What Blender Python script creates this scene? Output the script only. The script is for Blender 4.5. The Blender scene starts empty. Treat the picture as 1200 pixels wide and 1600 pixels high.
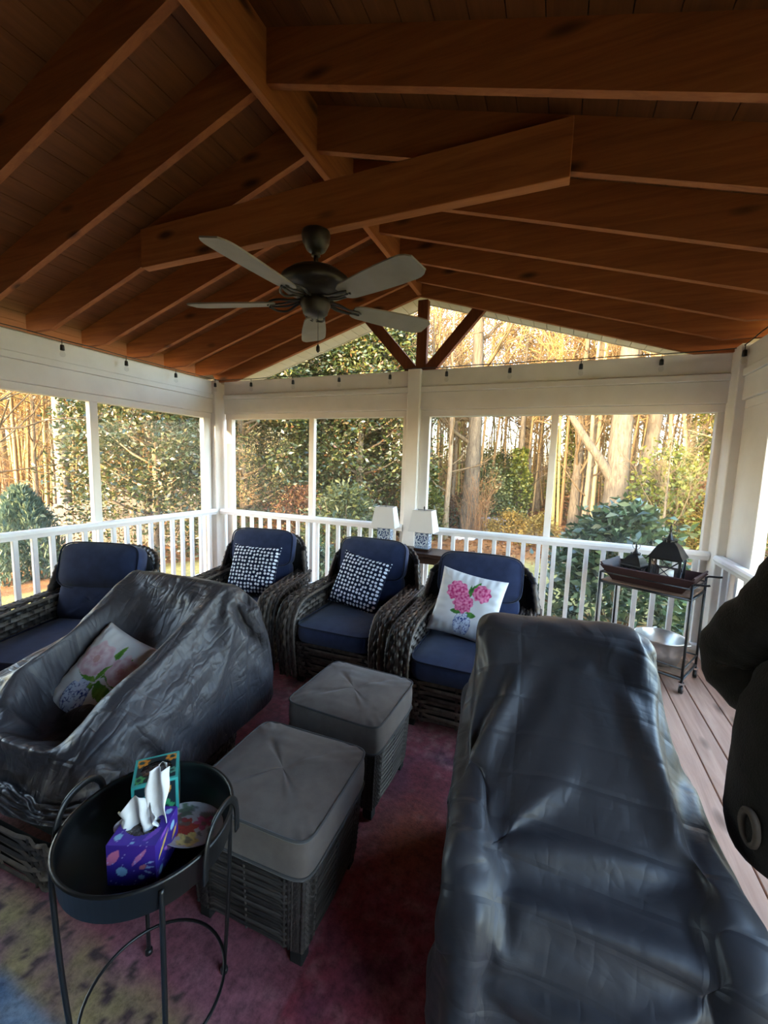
import bpy, bmesh, math, random, time
import numpy as np
from mathutils import Vector, Matrix, noise
PI = math.pi
R = math.radians
C = bpy.context.scene.collection
scn = bpy.context.scene

# ------------------------------------------------------------------ camera
cam_d = bpy.data.cameras.new('camera')
cam = bpy.data.objects.new('camera', cam_d); C.objects.link(cam); scn.camera = cam
cam_d.sensor_fit = 'VERTICAL'; cam_d.sensor_height = 36.0
cam_d.lens = 651.394 / 1600 * 36.0
cam_d.clip_start = 0.02; cam_d.clip_end = 400
_y, _p, _r = 0.391455, 0.115183, 0.030841
_f = Vector((-math.sin(_y)*math.cos(_p), math.cos(_y)*math.cos(_p), -math.sin(_p)))
_rt = Vector((math.cos(_y), math.sin(_y), 0)); _u = _rt.cross(_f)
_r2 = _rt*math.cos(_r) + _u*math.sin(_r); _u2 = -_rt*math.sin(_r) + _u*math.cos(_r)
CAM = Vector((4.1140, -4.2480, 1.5686))
cam.matrix_world = Matrix(((_r2.x, _u2.x, -_f.x, CAM.x), (_r2.y, _u2.y, -_f.y, CAM.y), (_r2.z, _u2.z, -_f.z, CAM.z), (0, 0, 0, 1)))

# ------------------------------------------------------------------ sky, sun, exposure
SUN_TO = Vector((0.36, 0.90, -0.24)).normalized()          # the way the light travels: low winter sun, from behind-left
w = bpy.data.worlds.new('sky'); scn.world = w; w.use_nodes = True
nt = w.node_tree; nt.nodes.clear()
sk = nt.nodes.new('ShaderNodeTexSky'); sk.sky_type = 'NISHITA'; sk.sun_disc = False
sk.sun_elevation = math.asin(-SUN_TO.z); sk.sun_rotation = math.atan2(-SUN_TO.x, -SUN_TO.y)
sk.air_density = 1.0; sk.dust_density = 1.7; sk.ozone_density = 1.0; sk.altitude = 200
bg = nt.nodes.new('ShaderNodeBackground'); bg.inputs[1].default_value = 1.1
wo = nt.nodes.new('ShaderNodeOutputWorld')
nt.links.new(sk.outputs[0], bg.inputs[0]); nt.links.new(bg.outputs[0], wo.inputs[0])
sun_d = bpy.data.lights.new('sun', 'SUN'); sun_d.energy = 2.6; sun_d.color = (1.0, 0.77, 0.48); sun_d.angle = R(0.6)
sun = bpy.data.objects.new('sun', sun_d); C.objects.link(sun)
sun.rotation_euler = SUN_TO.to_track_quat('-Z', 'Y').to_euler()
sun.location = (-8, -20, 9)
scn.view_settings.view_transform = 'Standard'; scn.view_settings.look = 'None'
scn.view_settings.gamma = 1.0; scn.view_settings.use_curve_mapping = False
scn.view_settings.exposure = 2.05
scn.cycles.use_denoising = True
scn.cycles.max_bounces = 8; scn.cycles.diffuse_bounces = 5; scn.cycles.transparent_max_bounces = 12
scn.cycles.caustics_reflective = False; scn.cycles.caustics_refractive = False

# ------------------------------------------------------------------ mesh helpers
def cat(pts, k=6, closed=False):
    P = [Vector(p) for p in pts]; n = len(P); out = []
    rng = range(n) if closed else range(n-1)
    for i in rng:
        a = P[(i-1) % n] if closed or i > 0 else P[0]
        b = P[i]; c = P[(i+1) % n]
        d = P[(i+2) % n] if closed or i+2 < n else P[-1]
        for j in range(k):
            t = j/k
            out.append(0.5*((2*b)+(c-a)*t+(2*a-5*b+4*c-d)*t*t+(3*b-a-3*c+d)*t*t*t))
    if not closed: out.append(P[-1])
    return out

class MB:
    def __init__(s): s.v = []; s.f = []
    def add(s, vs, fs):
        o = len(s.v); s.v.extend([tuple(x) for x in vs]); s.f.extend([tuple(i+o for i in f) for f in fs]); return s
    def box(s, a, b, c=0.0, m=None):
        bm = bmesh.new(); bmesh.ops.create_cube(bm, size=1)
        for v in bm.verts:
            v.co = Vector(((a[0]+b[0])/2+v.co.x*(b[0]-a[0]), (a[1]+b[1])/2+v.co.y*(b[1]-a[1]), (a[2]+b[2])/2+v.co.z*(b[2]-a[2])))
        if c > 0: bmesh.ops.bevel(bm, geom=bm.edges[:], offset=c, segments=1, affect='EDGES')
        bm.verts.index_update()
        vs = [(m @ v.co) if m else v.co.copy() for v in bm.verts]; fs = [[v.index for v in f.verts] for f in bm.faces]
        bm.free(); return s.add(vs, fs)
    def prism(s, prof, ax, a, b):
        # prof: 2d polygon in the two other axes, extruded from a to b along ax
        n = len(prof)
        def mk(p, t):
            q = list(p); q.insert(ax, t); return tuple(q)
        vs = [mk(p, a) for p in prof]+[mk(p, b) for p in prof]
        fs = [tuple(range(n-1, -1, -1)), tuple(range(n, 2*n))]+[(i, (i+1) % n, n+(i+1) % n, n+i) for i in range(n)]
        return s.add(vs, fs)
    def tube(s, pts, r, n=6, closed=False, cap=True):
        P = [Vector(p) for p in pts]; m = len(P)
        rr = r if callable(r) else (lambda i, t: r)
        T = []
        for i in range(m):
            d = (P[(i+1) % m]-P[(i-1) % m]) if closed else (P[min(i+1, m-1)]-P[max(i-1, 0)])
            T.append(d.normalized() if d.length > 1e-9 else Vector((0, 0, 1)))
        up = Vector((0, 0, 1)) if abs(T[0].z) < 0.9 else Vector((1, 0, 0))
        nrm = (up-T[0]*up.dot(T[0])).normalized(); vs = []; fs = []
        for i in range(m):
            nrm = nrm-T[i]*nrm.dot(T[i])
            nrm = nrm.normalized() if nrm.length > 1e-6 else T[i].orthogonal().normalized()
            b = T[i].cross(nrm); q = rr(i, i/max(1, m-1))
            for k in range(n):
                a = 2*PI*k/n; vs.append(P[i]+(nrm*math.cos(a)+b*math.sin(a))*q)
        for i in range(m if closed else m-1):
            j = (i+1) % m
            for k in range(n):
                l = (k+1) % n; fs.append((i*n+k, i*n+l, j*n+l, j*n+k))
        if cap and not closed: fs += [tuple(range(n-1, -1, -1)), tuple((m-1)*n+k for k in range(n))]
        return s.add(vs, fs)
    def lathe(s, prof, n=24, c=(0, 0, 0), cap=True):
        vs = []; fs = []; m = len(prof)
        for r, z in prof:
            for k in range(n):
                a = 2*PI*k/n; vs.append((c[0]+r*math.cos(a), c[1]+r*math.sin(a), c[2]+z))
        for i in range(m-1):
            for k in range(n):
                l = (k+1) % n; fs.append((i*n+k, i*n+l, (i+1)*n+l, (i+1)*n+k))
        if cap: fs += [tuple(range(n-1, -1, -1)), tuple((m-1)*n+k for k in range(n))]
        return s.add(vs, fs)
    def grid(s, fn, nu, nv, cu=False):
        vs = [fn(i/nu, j/nv) for j in range(nv+1) for i in range(nu if cu else nu+1)]
        w_ = nu if cu else nu+1; fs = []
        for j in range(nv):
            for i in range(nu):
                k = (i+1) % w_; fs.append((j*w_+i, j*w_+k, (j+1)*w_+k, (j+1)*w_+i))
        return s.add(vs, fs)
    def mesh(s, name, smooth=False):
        me = bpy.data.meshes.new(name); me.from_pydata(s.v, [], s.f)
        if smooth: me.polygons.foreach_set('use_smooth', [True]*len(me.polygons))
        me.update(); return me

def obj(name, mb, mat, parent=None, smooth=False, loc=None, fix=False):
    me = mb.mesh(name, smooth) if isinstance(mb, MB) else mb
    if fix:
        bm = bmesh.new(); bm.from_mesh(me); bmesh.ops.recalc_face_normals(bm, faces=bm.faces[:]); bm.to_mesh(me); bm.free()
    if mat and not me.materials: me.materials.append(mat)
    o = bpy.data.objects.new(name, me); C.objects.link(o)
    if parent: o.parent = parent
    if loc: o.location = loc
    return o
def tag(o, label, cat_, group=None):
    o['label'] = label; o['category'] = cat_
    if group: o['group'] = group
    return o
def thing(name, label, cat_, loc=(0, 0, 0), rz=0.0, group=None):
    o = bpy.data.objects.new(name, None); C.objects.link(o); o.empty_display_size = 0.05
    o.location = loc; o.rotation_euler = (0, 0, rz); return tag(o, label, cat_, group)
def struct(name):
    o = bpy.data.objects.new(name, None); C.objects.link(o); o['kind'] = 'structure'; return o
def piece(name, mb, mat, parent, smooth=False):      # a piece whose origin is its own middle
    return obj(name, mb, mat, parent, smooth)
def dup(root, loc, rz=None, label=None, scale=None):
    r = root.copy(); C.objects.link(r); r.location = loc
    if rz is not None: r.rotation_euler = (0, 0, rz)
    if scale: r.scale = (scale, scale, scale)
    if label: r['label'] = label
    for ch in list(root.children):
        c = ch.copy(); C.objects.link(c); c.parent = r
        for g in list(ch.children):
            d = g.copy(); C.objects.link(d); d.parent = c
    return r

# ------------------------------------------------------------------ materials
def lin(r, g, b):
    return tuple((x/255/12.92 if x/255 <= 0.04045 else ((x/255+0.055)/1.055)**2.4) for x in (r, g, b))+(1,)
class NT:
    def __init__(s, name):
        s.m = bpy.data.materials.new(name); s.m.use_nodes = True; s.t = s.m.node_tree; s.t.nodes.clear()
        s.out = s.n('OutputMaterial'); s.b = s.n('BsdfPrincipled'); s.l(s.b.outputs[0], s.out.inputs[0])
    def n(s, k, **kw):
        x = s.t.nodes.new('ShaderNode'+k)
        for a, b in kw.items(): setattr(x, a, b)
        return x
    def l(s, a, b): s.t.links.new(a, b)
    def tex(s, kind='Object', scale=(1, 1, 1), rot=(0, 0, 0)):
        c = s.n('TexCoord'); m = s.n('Mapping'); m.inputs['Scale'].default_value = scale; m.inputs['Rotation'].default_value = rot
        s.l(c.outputs[kind], m.inputs[0]); return m.outputs[0]
    def noise(s, v, sc, det=4, rough=0.55, dist=0.0):
        x = s.n('TexNoise'); x.inputs['Scale'].default_value = sc; x.inputs['Detail'].default_value = det
        x.inputs['Roughness'].default_value = rough; x.inputs['Distortion'].default_value = dist
        if v is not None: s.l(v, x.inputs['Vector'])
        return x.outputs['Fac']
    def ramp(s, f, stops):
        x = s.n('ValToRGB'); e = x.color_ramp.elements
        while len(e) < len(stops): e.new(0.5)
        for k, (p, c) in zip(e, stops): k.position = p; k.color = c
        s.l(f, x.inputs[0]); return x.outputs[0]
    def mix(s, f, a, b, mode='MIX'):
        x = s.n('MixRGB', blend_type=mode)
        for i, q in enumerate((f, a, b)):
            if isinstance(q, (int, float)): x.inputs[i].default_value = q
            elif isinstance(q, tuple): x.inputs[i].default_value = q
            else: s.l(q, x.inputs[i])
        return x.outputs[0]
    def bump(s, h, st=0.3, dist=0.01):
        x = s.n('Bump'); x.inputs['Strength'].default_value = st; x.inputs['Distance'].default_value = dist
        s.l(h, x.inputs['Height']); s.l(x.outputs[0], s.b.inputs['Normal'])
    def set(s, col=None, rough=None, metal=None, spec=None, sheen=None):
        if col is not None:
            if isinstance(col, tuple): s.b.inputs['Base Color'].default_value = col
            else: s.l(col, s.b.inputs['Base Color'])
        if rough is not None:
            if isinstance(rough, (int, float)): s.b.inputs['Roughness'].default_value = rough
            else: s.l(rough, s.b.inputs['Roughness'])
        if metal is not None: s.b.inputs['Metallic'].default_value = metal
        if spec is not None: s.b.inputs['Specular IOR Level'].default_value = spec
        if sheen is not None: s.b.inputs['Sheen Weight'].default_value = sheen
        return s.m
def simple(name, c1, c2, rough=0.5, sc=8, metal=0.0, bump=0.0, bsc=60, bd=0.004, spec=0.5, sheen=None, det=4):
    t = NT(name); v = t.tex()
    t.set(t.ramp(t.noise(v, sc, det), [(0.3, c1), (0.7, c2)]), rough, metal, spec, sheen)
    if bump: t.bump(t.noise(v, bsc, 3), bump, bd)
    return t.m
def wood(name, c1, c2, c3, axis, rough=0.7, knots=True, bump=0.25):
    t = NT(name); sc = [14, 14, 14]; sc[axis] = 0.9; v = t.tex(scale=tuple(sc))
    g = t.noise(v, 1.6, 6, 0.65, 0.6); col = t.ramp(g, [(0.25, c1), (0.55, c2), (0.8, c3)])
    if knots:
        s2 = [5, 5, 5]; s2[axis] = 1.7; k = t.n('TexVoronoi'); k.inputs['Scale'].default_value = 1.0; t.l(t.tex(scale=tuple(s2)), k.inputs['Vector'])
        kk = t.ramp(k.outputs['Distance'], [(0.06, (1, 1, 1, 1)), (0.17, (0, 0, 0, 1))])
        col = t.mix(kk, col, tuple(x*0.35 for x in c1[:3])+(1,))
    t.set(col, rough, 0, 0.3); t.bump(g, bump, 0.004); return t.m
WHITE = simple('white_paint', lin(222, 216, 209), lin(230, 225, 219), 0.55, 5, bump=0.08, bsc=30)
WHITE_R = simple('white_vinyl', lin(226, 226, 226), lin(234, 234, 234), 0.35, 5)
RAFT = wood('rafter_wood', lin(122, 65, 33), lin(154, 89, 47), lin(172, 106, 60), 0)
RIDGE = wood('ridge_wood', lin(132, 72, 36), lin(166, 98, 52), lin(184, 116, 66), 1)
TIE = wood('tie_wood', lin(132, 72, 36), lin(166, 98, 52), lin(184, 116, 66), 0)
SHEATH = wood('sheathing_wood', lin(98, 54, 28), lin(116, 68, 36), lin(130, 78, 42), 1, knots=False)
KING = wood('king_post_wood', lin(88, 44, 24), lin(110, 58, 32), lin(122, 66, 38), 2)
DECK = wood('deck_wood', lin(168, 130, 110), lin(198, 160, 138), lin(212, 178, 156), 1, rough=0.6)
DARKW = wood('dark_walnut', lin(40, 26, 20), lin(54, 36, 28), lin(66, 46, 36), 0, rough=0.35, knots=False, bump=0.1)
CARTW = wood('cart_wood', lin(92, 70, 56), lin(118, 92, 74), lin(134, 106, 88), 0, rough=0.5, knots=False)
TRAYW = wood('tray_wood', lin(40, 24, 24), lin(52, 32, 30), lin(60, 38, 36), 0, rough=0.6, knots=False)
BLACK = simple('black_metal', lin(15, 15, 16), lin(22, 22, 23), 0.4, 20, bump=0.05)
BRONZE = simple('dark_bronze', lin(46, 40, 36), lin(58, 50, 44), 0.45, 20, metal=0.4)
BLADE = simple('grey_fan_blade', lin(128, 120, 110), lin(142, 134, 124), 0.6, 6)
GALV = simple('galvanised_steel', lin(196, 196, 194), lin(228, 228, 226), 0.28, 12, metal=1.0, bump=0.25, bsc=38, bd=0.004)
CHROME = simple('chrome', lin(210, 210, 212), lin(220, 220, 222), 0.15, 5, metal=1.0)
GREYPL = simple('grey_plastic', lin(150, 146, 150), lin(164, 160, 164), 0.5, 9)
def fabric(name, c1, c2, weave=900, sheen=0.2, big=0.12):
    t = NT(name); v = t.tex(); n1 = t.noise(v, 14, 3); n2 = t.noise(v, weave, 1)
    t.set(t.mix(0.35, t.ramp(n1, [(0.35, c1), (0.65, c2)]), t.ramp(n2, [(0.3, c1), (0.7, c2)])), 0.9, 0, 0.2, sheen)
    t.bump(t.mix(0.25, t.noise(v, 9, 3), n2), big, 0.02); return t.m
NAVY = fabric('navy_fabric', lin(34, 43, 72), lin(45, 56, 88))
NAVYP = fabric('navy_piping', lin(17, 24, 48), lin(23, 31, 58))
GREYF = fabric('grey_fabric', lin(92, 81, 74), lin(110, 99, 91), big=0.2)
GREYP = fabric('grey_piping', lin(70, 67, 65), lin(80, 77, 75))
def wickerm(name, cs):
    t = NT(name); v = t.tex(); g = t.n('NewGeometry')
    a = t.mix(0.55, t.noise(v, 26, 2), g.outputs['Random Per Island']); col = t.ramp(a, cs)
    t.set(col, 0.45, 0, 0.45); return t.m
WICK = wickerm('dark_wicker', [(0.3, lin(38, 33, 30)), (0.5, lin(72, 63, 56)), (0.72, lin(116, 104, 92))])
WICKG = wickerm('charcoal_wicker', [(0.3, lin(38, 35, 33)), (0.5, lin(56, 52, 49)), (0.72, lin(76, 71, 67))])
INNER = simple('wicker_backing', lin(10, 9, 8), lin(14, 12, 11), 0.9)
def attr_mat(name, rough=0.8, wv=0, spec=0.3, bump=0.1, coat=0):
    t = NT(name); a = t.n('VertexColor', layer_name='print'); t.set(a.outputs[0], rough, 0, spec)
    if wv: t.bump(t.noise(t.tex(), wv, 2), bump, 0.003)
    if coat: t.b.inputs['Coat Weight'].default_value = coat
    return t.m
PRINTF = attr_mat('printed_cotton', 0.9, 500)
PRINTC = attr_mat('printed_card', 0.45, 0)
PRINTG = attr_mat('glazed_ceramic', 0.15, 0, 0.6)
def paint(o, fn):
    me = o.data; ca = me.color_attributes.new('print', 'FLOAT_COLOR', 'POINT')
    buf = np.ones((len(me.vertices), 4), np.float32)
    for i, v in enumerate(me.vertices): buf[i, :3] = fn(v.co, v.normal)[:3]
    ca.data.foreach_set('color', buf.ravel())
def clear_pane():
    m = bpy.data.materials.new('clear_pane'); m.use_nodes = True; t = m.node_tree; t.nodes.clear()
    o = t.nodes.new('ShaderNodeOutputMaterial'); a = t.nodes.new('ShaderNodeBsdfTransparent'); g = t.nodes.new('ShaderNodeBsdfGlossy')
    d = t.nodes.new('ShaderNodeBsdfDiffuse'); d.inputs[0].default_value = (0.8, 0.8, 0.8, 1)
    a.inputs[0].default_value = (0.97, 0.97, 0.97, 1); g.inputs['Roughness'].default_value = 0.03
    lw = t.nodes.new('ShaderNodeLayerWeight'); lw.inputs[0].default_value = 0.5
    pw = t.nodes.new('ShaderNodeMath'); pw.operation = 'POWER'; pw.inputs[1].default_value = 5.0; t.links.new(lw.outputs['Facing'], pw.inputs[0])
    f = t.nodes.new('ShaderNodeMath'); f.operation = 'MULTIPLY_ADD'; f.inputs[1].default_value = 0.5; f.inputs[2].default_value = 0.004; t.links.new(pw.outputs[0], f.inputs[0])
    m1 = t.nodes.new('ShaderNodeMixShader'); m2 = t.nodes.new('ShaderNodeMixShader'); m2.inputs[0].default_value = 0.02
    t.links.new(f.outputs[0], m1.inputs[0]); t.links.new(a.outputs[0], m1.inputs[1]); t.links.new(g.outputs[0], m1.inputs[2])
    t.links.new(m1.outputs[0], m2.inputs[1]); t.links.new(d.outputs[0], m2.inputs[2]); t.links.new(m2.outputs[0], o.inputs[0]); return m
PANE = clear_pane()

# ================================================================== the porch
W = 5.37; YB = -4.9; HB = 2.073; BT = 2.545; RX = W/2; SL = 0.30; RZ = 3.345   # width, back wall, header bottom, beam top, ridge
def rz_at(x): return RZ - SL*abs(x-RX)

floor = struct('floor')
nb = 40; bw = (W+0.3)/nb
rng = random.Random(5)
for i in range(nb):
    x0 = -0.15+i*bw
    piece('plank', MB().box((x0+0.003, YB, -0.03), (x0+bw-0.003, 0.14, rng.uniform(-0.001, 0.0)), 0.003), DECK, floor)
obj('joist', MB().box((-0.15, YB, -0.24), (W+0.15, 0.14, -0.034)), simple('joist_wood', lin(70, 50, 38), lin(80, 58, 44), 0.8), floor)
obj('skirt_panel', MB().box((-0.16, YB, -1.3), (W+0.16, 0.13, -0.245)), WHITE, floor)

def beam(parent, ax, lo, hi, face, sgn):
    """boards of a header beam; ax = axis it runs along, face = the inner face, sgn = the way out of the room"""
    def bx(name, z0, z1, d0, d1, mat=WHITE, c=0.004):
        a = [lo, face+sgn*d0, z0]; b = [hi, face+sgn*d1, z1]
        if ax == 1: a = [a[1], a[0], a[2]]; b = [b[1], b[0], b[2]]
        q = [min(a[i], b[i]) for i in range(3)], [max(a[i], b[i]) for i in range(3)]
        obj(name, MB().box(q[0], q[1], c), mat, parent)
    bx('top_board', 2.378, BT, 0.012, 0.14); bx('ledge_board', 2.32, 2.376, -0.008, 0.14); bx('lower_board', 2.142, 2.318, 0.006, 0.14)
    bx('head_strip', HB, 2.14, 0.03, 0.12)

def window(name, ax, face, sgn, jambs, stiles, panes):
    """a screen window: jambs, mullions, clear panes and a bottom strip"""
    wn = struct(name)
    def bx(nm, u0, u1, z0, z1, d0, d1, mat=WHITE, c=0.003):
        a = [u0, face+sgn*d0, z0]; b = [u1, face+sgn*d1, z1]
        if ax == 1: a = [a[1], a[0], a[2]]; b = [b[1], b[0], b[2]]
        q = [min(a[i], b[i]) for i in range(3)], [max(a[i], b[i]) for i in range(3)]
        return obj(nm, MB().box(q[0], q[1], c), mat, wn)
    for a, b in jambs: bx('jamb', a, b, 0.0, HB, 0.03, 0.10)
    for a, b in stiles: bx('mullion', a, b, 0.0, HB, 0.028, 0.09)
    for a, b in panes:
        bx('pane', a, b, 0.05, HB, 0.066, 0.069, PANE, 0)
        bx('bottom_strip', a, b, 0.0, 0.05, 0.035, 0.085)
    return wn

# far wall
wf = struct('wall_far')
beam(wf, 0, 0.09, 2.60, 0.0, 1); beam(wf, 0, 2.735, 5.345, 0.0, 1)
obj('center_post', MB().box((2.598, -0.035, 0.0), (2.735, 0.13, BT+0.01), 0.006), WHITE, wf)
window('window_1', 0, 0.0, 1, [(0.10, 0.19), (2.54, 2.60)], [(1.357, 1.424)], [(0.19, 1.357), (1.424, 2.54)])
window('window_2', 0, 0.0, 1, [(2.735, 2.832), (5.287, 5.36)], [(4.020, 4.080)], [(2.832, 4.020), (4.080, 5.287)])
# left and right walls
wl = struct('wall_left'); beam(wl, 1, YB, -0.09, 0.0, -1)
obj('corner_post', MB().box((-0.11, -0.09, 0.0), (0.035, 0.13, BT+0.02), 0.006), WHITE, wl)
obj('post', MB().box((-0.12, -2.86, 0.0), (0.03, -2.72, BT), 0.006), WHITE, wl)
window('window_3', 1, 0.0, -1, [(-0.215, -0.10), (-2.72, -2.63)], [(-1.60, -1.525)], [(-2.63, -1.60), (-1.525, -0.215)])
window('window_5', 1, 0.0, -1, [(-2.95, -2.86), (YB, YB+0.1)], [(-3.92, -3.85)], [(-3.85, -2.95), (YB+0.1, -3.92)])
wr = struct('wall_right'); beam(wr, 1, YB, -0.12, W, 1)
obj('corner_post', MB().box((W-0.035, -0.16, 0.0), (W+0.11, 0.13, BT+0.02), 0.006), WHITE, wr)
obj('post', MB().box((W-0.03, -2.86, 0.0), (W+0.12, -2.72, BT), 0.006), WHITE, wr)
window('window_4', 1, W, 1, [(-0.62, -0.16), (-2.72, -2.63)], [(-1.72, -1.65)], [(-1.65, -0.62), (-2.63, -1.72)])
window('window_6', 1, W, 1, [(-2.95, -2.86), (YB, YB+0.1)], [(-3.92, -3.85)], [(-3.85, -2.95), (YB+0.1, -3.92)])
# the house wall behind the camera
wb = struct('wall_back')
HOUSE = simple('house_siding', lin(72, 62, 56), lin(82, 72, 64), 0.8, 3)
obj('house_siding', MB().box((-2.4, YB-3.0, -1.3), (5.9, YB, 3.1)), HOUSE, wb)
obj('gable_siding', MB().prism([(-0.2, 3.1), (W+0.2, 3.1), (RX, 4.2)], 1, YB-0.3, YB), HOUSE, wb)

# ------------------------------------------------------------------ roof
ceil = struct('ceiling')
BEND = 0.17
def slab(sg):
    """tongue and groove boards of one slope: each board a piece"""
    n = 22; half = RX+0.42
    for k in range(n):
        a = half*k/n; b = half*(k+1)/n-0.004
        zt = lambda d: RZ-SL*d+0.235
        xs = [RX+sg*a, RX+sg*b]
        mb = MB(); prof = [(xs[0], zt(a)), (xs[1], zt(b)), (xs[1], zt(b)+0.025), (xs[0], zt(a)+0.025)]
        mb.prism(prof, 1, YB-0.2, 0.02)
        obj('roof_board', mb, SHEATH, ceil, fix=True)
slab(-1); slab(1)
ROOFM = simple('roof_shingles', lin(60, 56, 52), lin(72, 68, 62), 0.9, 20)
obj('roof_covering', MB().prism([(RX-3.3, rz_at(RX-3.3)+0.27), (RX, RZ+0.27), (RX+3.3, rz_at(RX+3.3)+0.27), (RX+3.3, rz_at(RX+3.3)+0.30), (RX, RZ+0.30), (RX-3.3, rz_at(RX-3.3)+0.30)], 1, YB-0.3, 0.55), ROOFM, ceil, fix=True)
def rafter(y, sg, t=0.019):
    # sloped lower edge, cut level where it meets the beam, and its tail running out over it
    d1 = RX-BEND; x = lambda d: RX+sg*d
    zb = RZ-SL*d1
    prof = [(x(0.02), RZ-SL*0.02), (x(d1), zb), (x(RX+0.16), zb-0.004), (x(RX+0.16), RZ-SL*(RX+0.16)+0.235), (x(0.02), RZ-SL*0.02+0.235)]
    obj('rafter', MB().prism(prof, 1, y-t, y+t), RAFT, ceil, fix=True)
for k in range(11):
    y = -0.19-0.45*k
    for sg in (-1, 1): rafter(y, sg)
for sg in (-1, 1):                                              # gable rafters over the far beam
    x = lambda d: RX+sg*d
    prof = [(x(0.0), RZ-0.075), (x(RX-0.3), RZ-0.075-SL*(RX-0.3)*1.02), (x(RX-0.02), RZ-SL*(RX-0.02)-0.01), (x(RX+0.16), RZ-SL*(RX+0.16)+0.235), (x(0), RZ+0.235)]
    obj('gable_rafter', MB().prism(prof, 1, -0.02, 0.02), RAFT, ceil, fix=True)
obj('ridge_beam', MB().box((RX-0.021, YB, 3.275), (RX+0.021, 0.03, RZ+0.23), 0.002), RIDGE, ceil)
obj('collar_beam', MB().box((1.335, -2.075, 2.868), (4.066, -2.012, 3.12), 0.003), TIE, ceil)
obj('king_post', MB().box((2.655, 0.03, BT), (2.765, 0.10, 3.25), 0.004), KING, ceil)
for sg, x1, z1, x0, z0 in ((1, 3.30, 3.12, 2.775, 2.53), (-1, 2.10, 3.12, 2.640, 2.53)):
    d = Vector((x1-x0, 0, z1-z0)).normalized(); n_ = Vector((-d.z, 0, d.x))*0.056
    a, b = Vector((x0, 0, z0)), Vector((x1, 0, z1))+d*0.03
    obj('strut', MB().prism([((a+n_).x, (a+n_).z), ((a-n_).x, (a-n_).z), ((b-n_).x, (b-n_).z), ((b+n_).x, (b+n_).z)], 1, 0.035, 0.095), KING, ceil, fix=True)
# white boards under the gable overhang and the eaves
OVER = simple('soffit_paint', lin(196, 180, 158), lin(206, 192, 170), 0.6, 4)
for sg in (-1, 1):
    n = 26
    for k in range(n):
        a = (RX+0.5)*k/n; b = (RX+0.5)*(k+1)/n-0.006
        zt = lambda d: RZ-SL*d-0.03
        mb = MB().prism([(RX+sg*a, zt(a)), (RX+sg*b, zt(b)), (RX+sg*b, zt(b)+0.02), (RX+sg*a, zt(a)+0.02)], 1, 0.024, 0.36)
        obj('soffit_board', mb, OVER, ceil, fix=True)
    zf = lambda d: RZ-SL*d
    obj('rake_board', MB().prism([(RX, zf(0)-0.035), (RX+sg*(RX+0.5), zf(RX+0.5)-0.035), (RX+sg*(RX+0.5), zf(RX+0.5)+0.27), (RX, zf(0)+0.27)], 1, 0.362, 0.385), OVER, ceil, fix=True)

# ------------------------------------------------------------------ railings
def railing(label, ax, lo, hi, face, sgn, first, pitch=0.1395):
    """sgn: the way into the room"""
    t = thing('railing', label, 'railing', group='white porch railings')
    L = hi-lo
    def put(mb):
        if ax == 1: mb.v = [(v[1], v[0], v[2]) for v in mb.v]
        return mb
    p = lambda d, z: (face+sgn*d, z)
    prof = [p(0.0, 0.846), p(0.0, 0.905), p(0.012, 0.918), p(0.058, 0.918), p(0.072, 0.906), p(0.078, 0.885), p(0.066, 0.868), p(0.058, 0.846)]
    obj('top_rail', put(MB().prism(prof, 0, lo, hi)), WHITE_R, t, fix=True)
    prof = [p(0.008, 0.055), p(0.008, 0.105), p(0.052, 0.105), p(0.058, 0.098), p(0.058, 0.055)]
    obj('bottom_rail', put(MB().prism(prof, 0, lo, hi)), WHITE_R, t, fix=True)
    bal = put(MB().box((-0.019, min(face+sgn*0.011, face+sgn*0.049), 0.105), (0.019, max(face+sgn*0.011, face+sgn*0.049), 0.846), 0.003)).mesh('baluster')
    bal.materials.append(WHITE_R)
    u = first
    while u < hi-0.03:
        if u > lo+0.03:
            o = obj('baluster', bal, None, t); o.location = (0, u, 0) if ax == 1 else (u, 0, 0)
        u += pitch
    for u in (lo+0.6, hi-0.64):
        obj('support_block', put(MB().box((u, min(face+sgn*0.01, face+sgn*0.05), 0.001), (u+0.04, max(face+sgn*0.01, face+sgn*0.05), 0.056))), WHITE_R, t, fix=True)
    return t
railing('white railing under the window left of the middle post, behind the dotted pillows', 0, 0.040, 2.592, 0.026, -1, 0.256)
railing('white railing under the window right of the middle post, behind the cart', 0, 2.741, 5.330, 0.026, -1, 2.873)
railing('white railing along the side window behind the leftmost navy armchair', 1, -2.715, -0.095, -0.022, 1, -2.705+0.002)
railing('white railing beside the person in black, under the right side window', 1, -2.715, -0.165, W+0.022, -1, -2.68)

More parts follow.
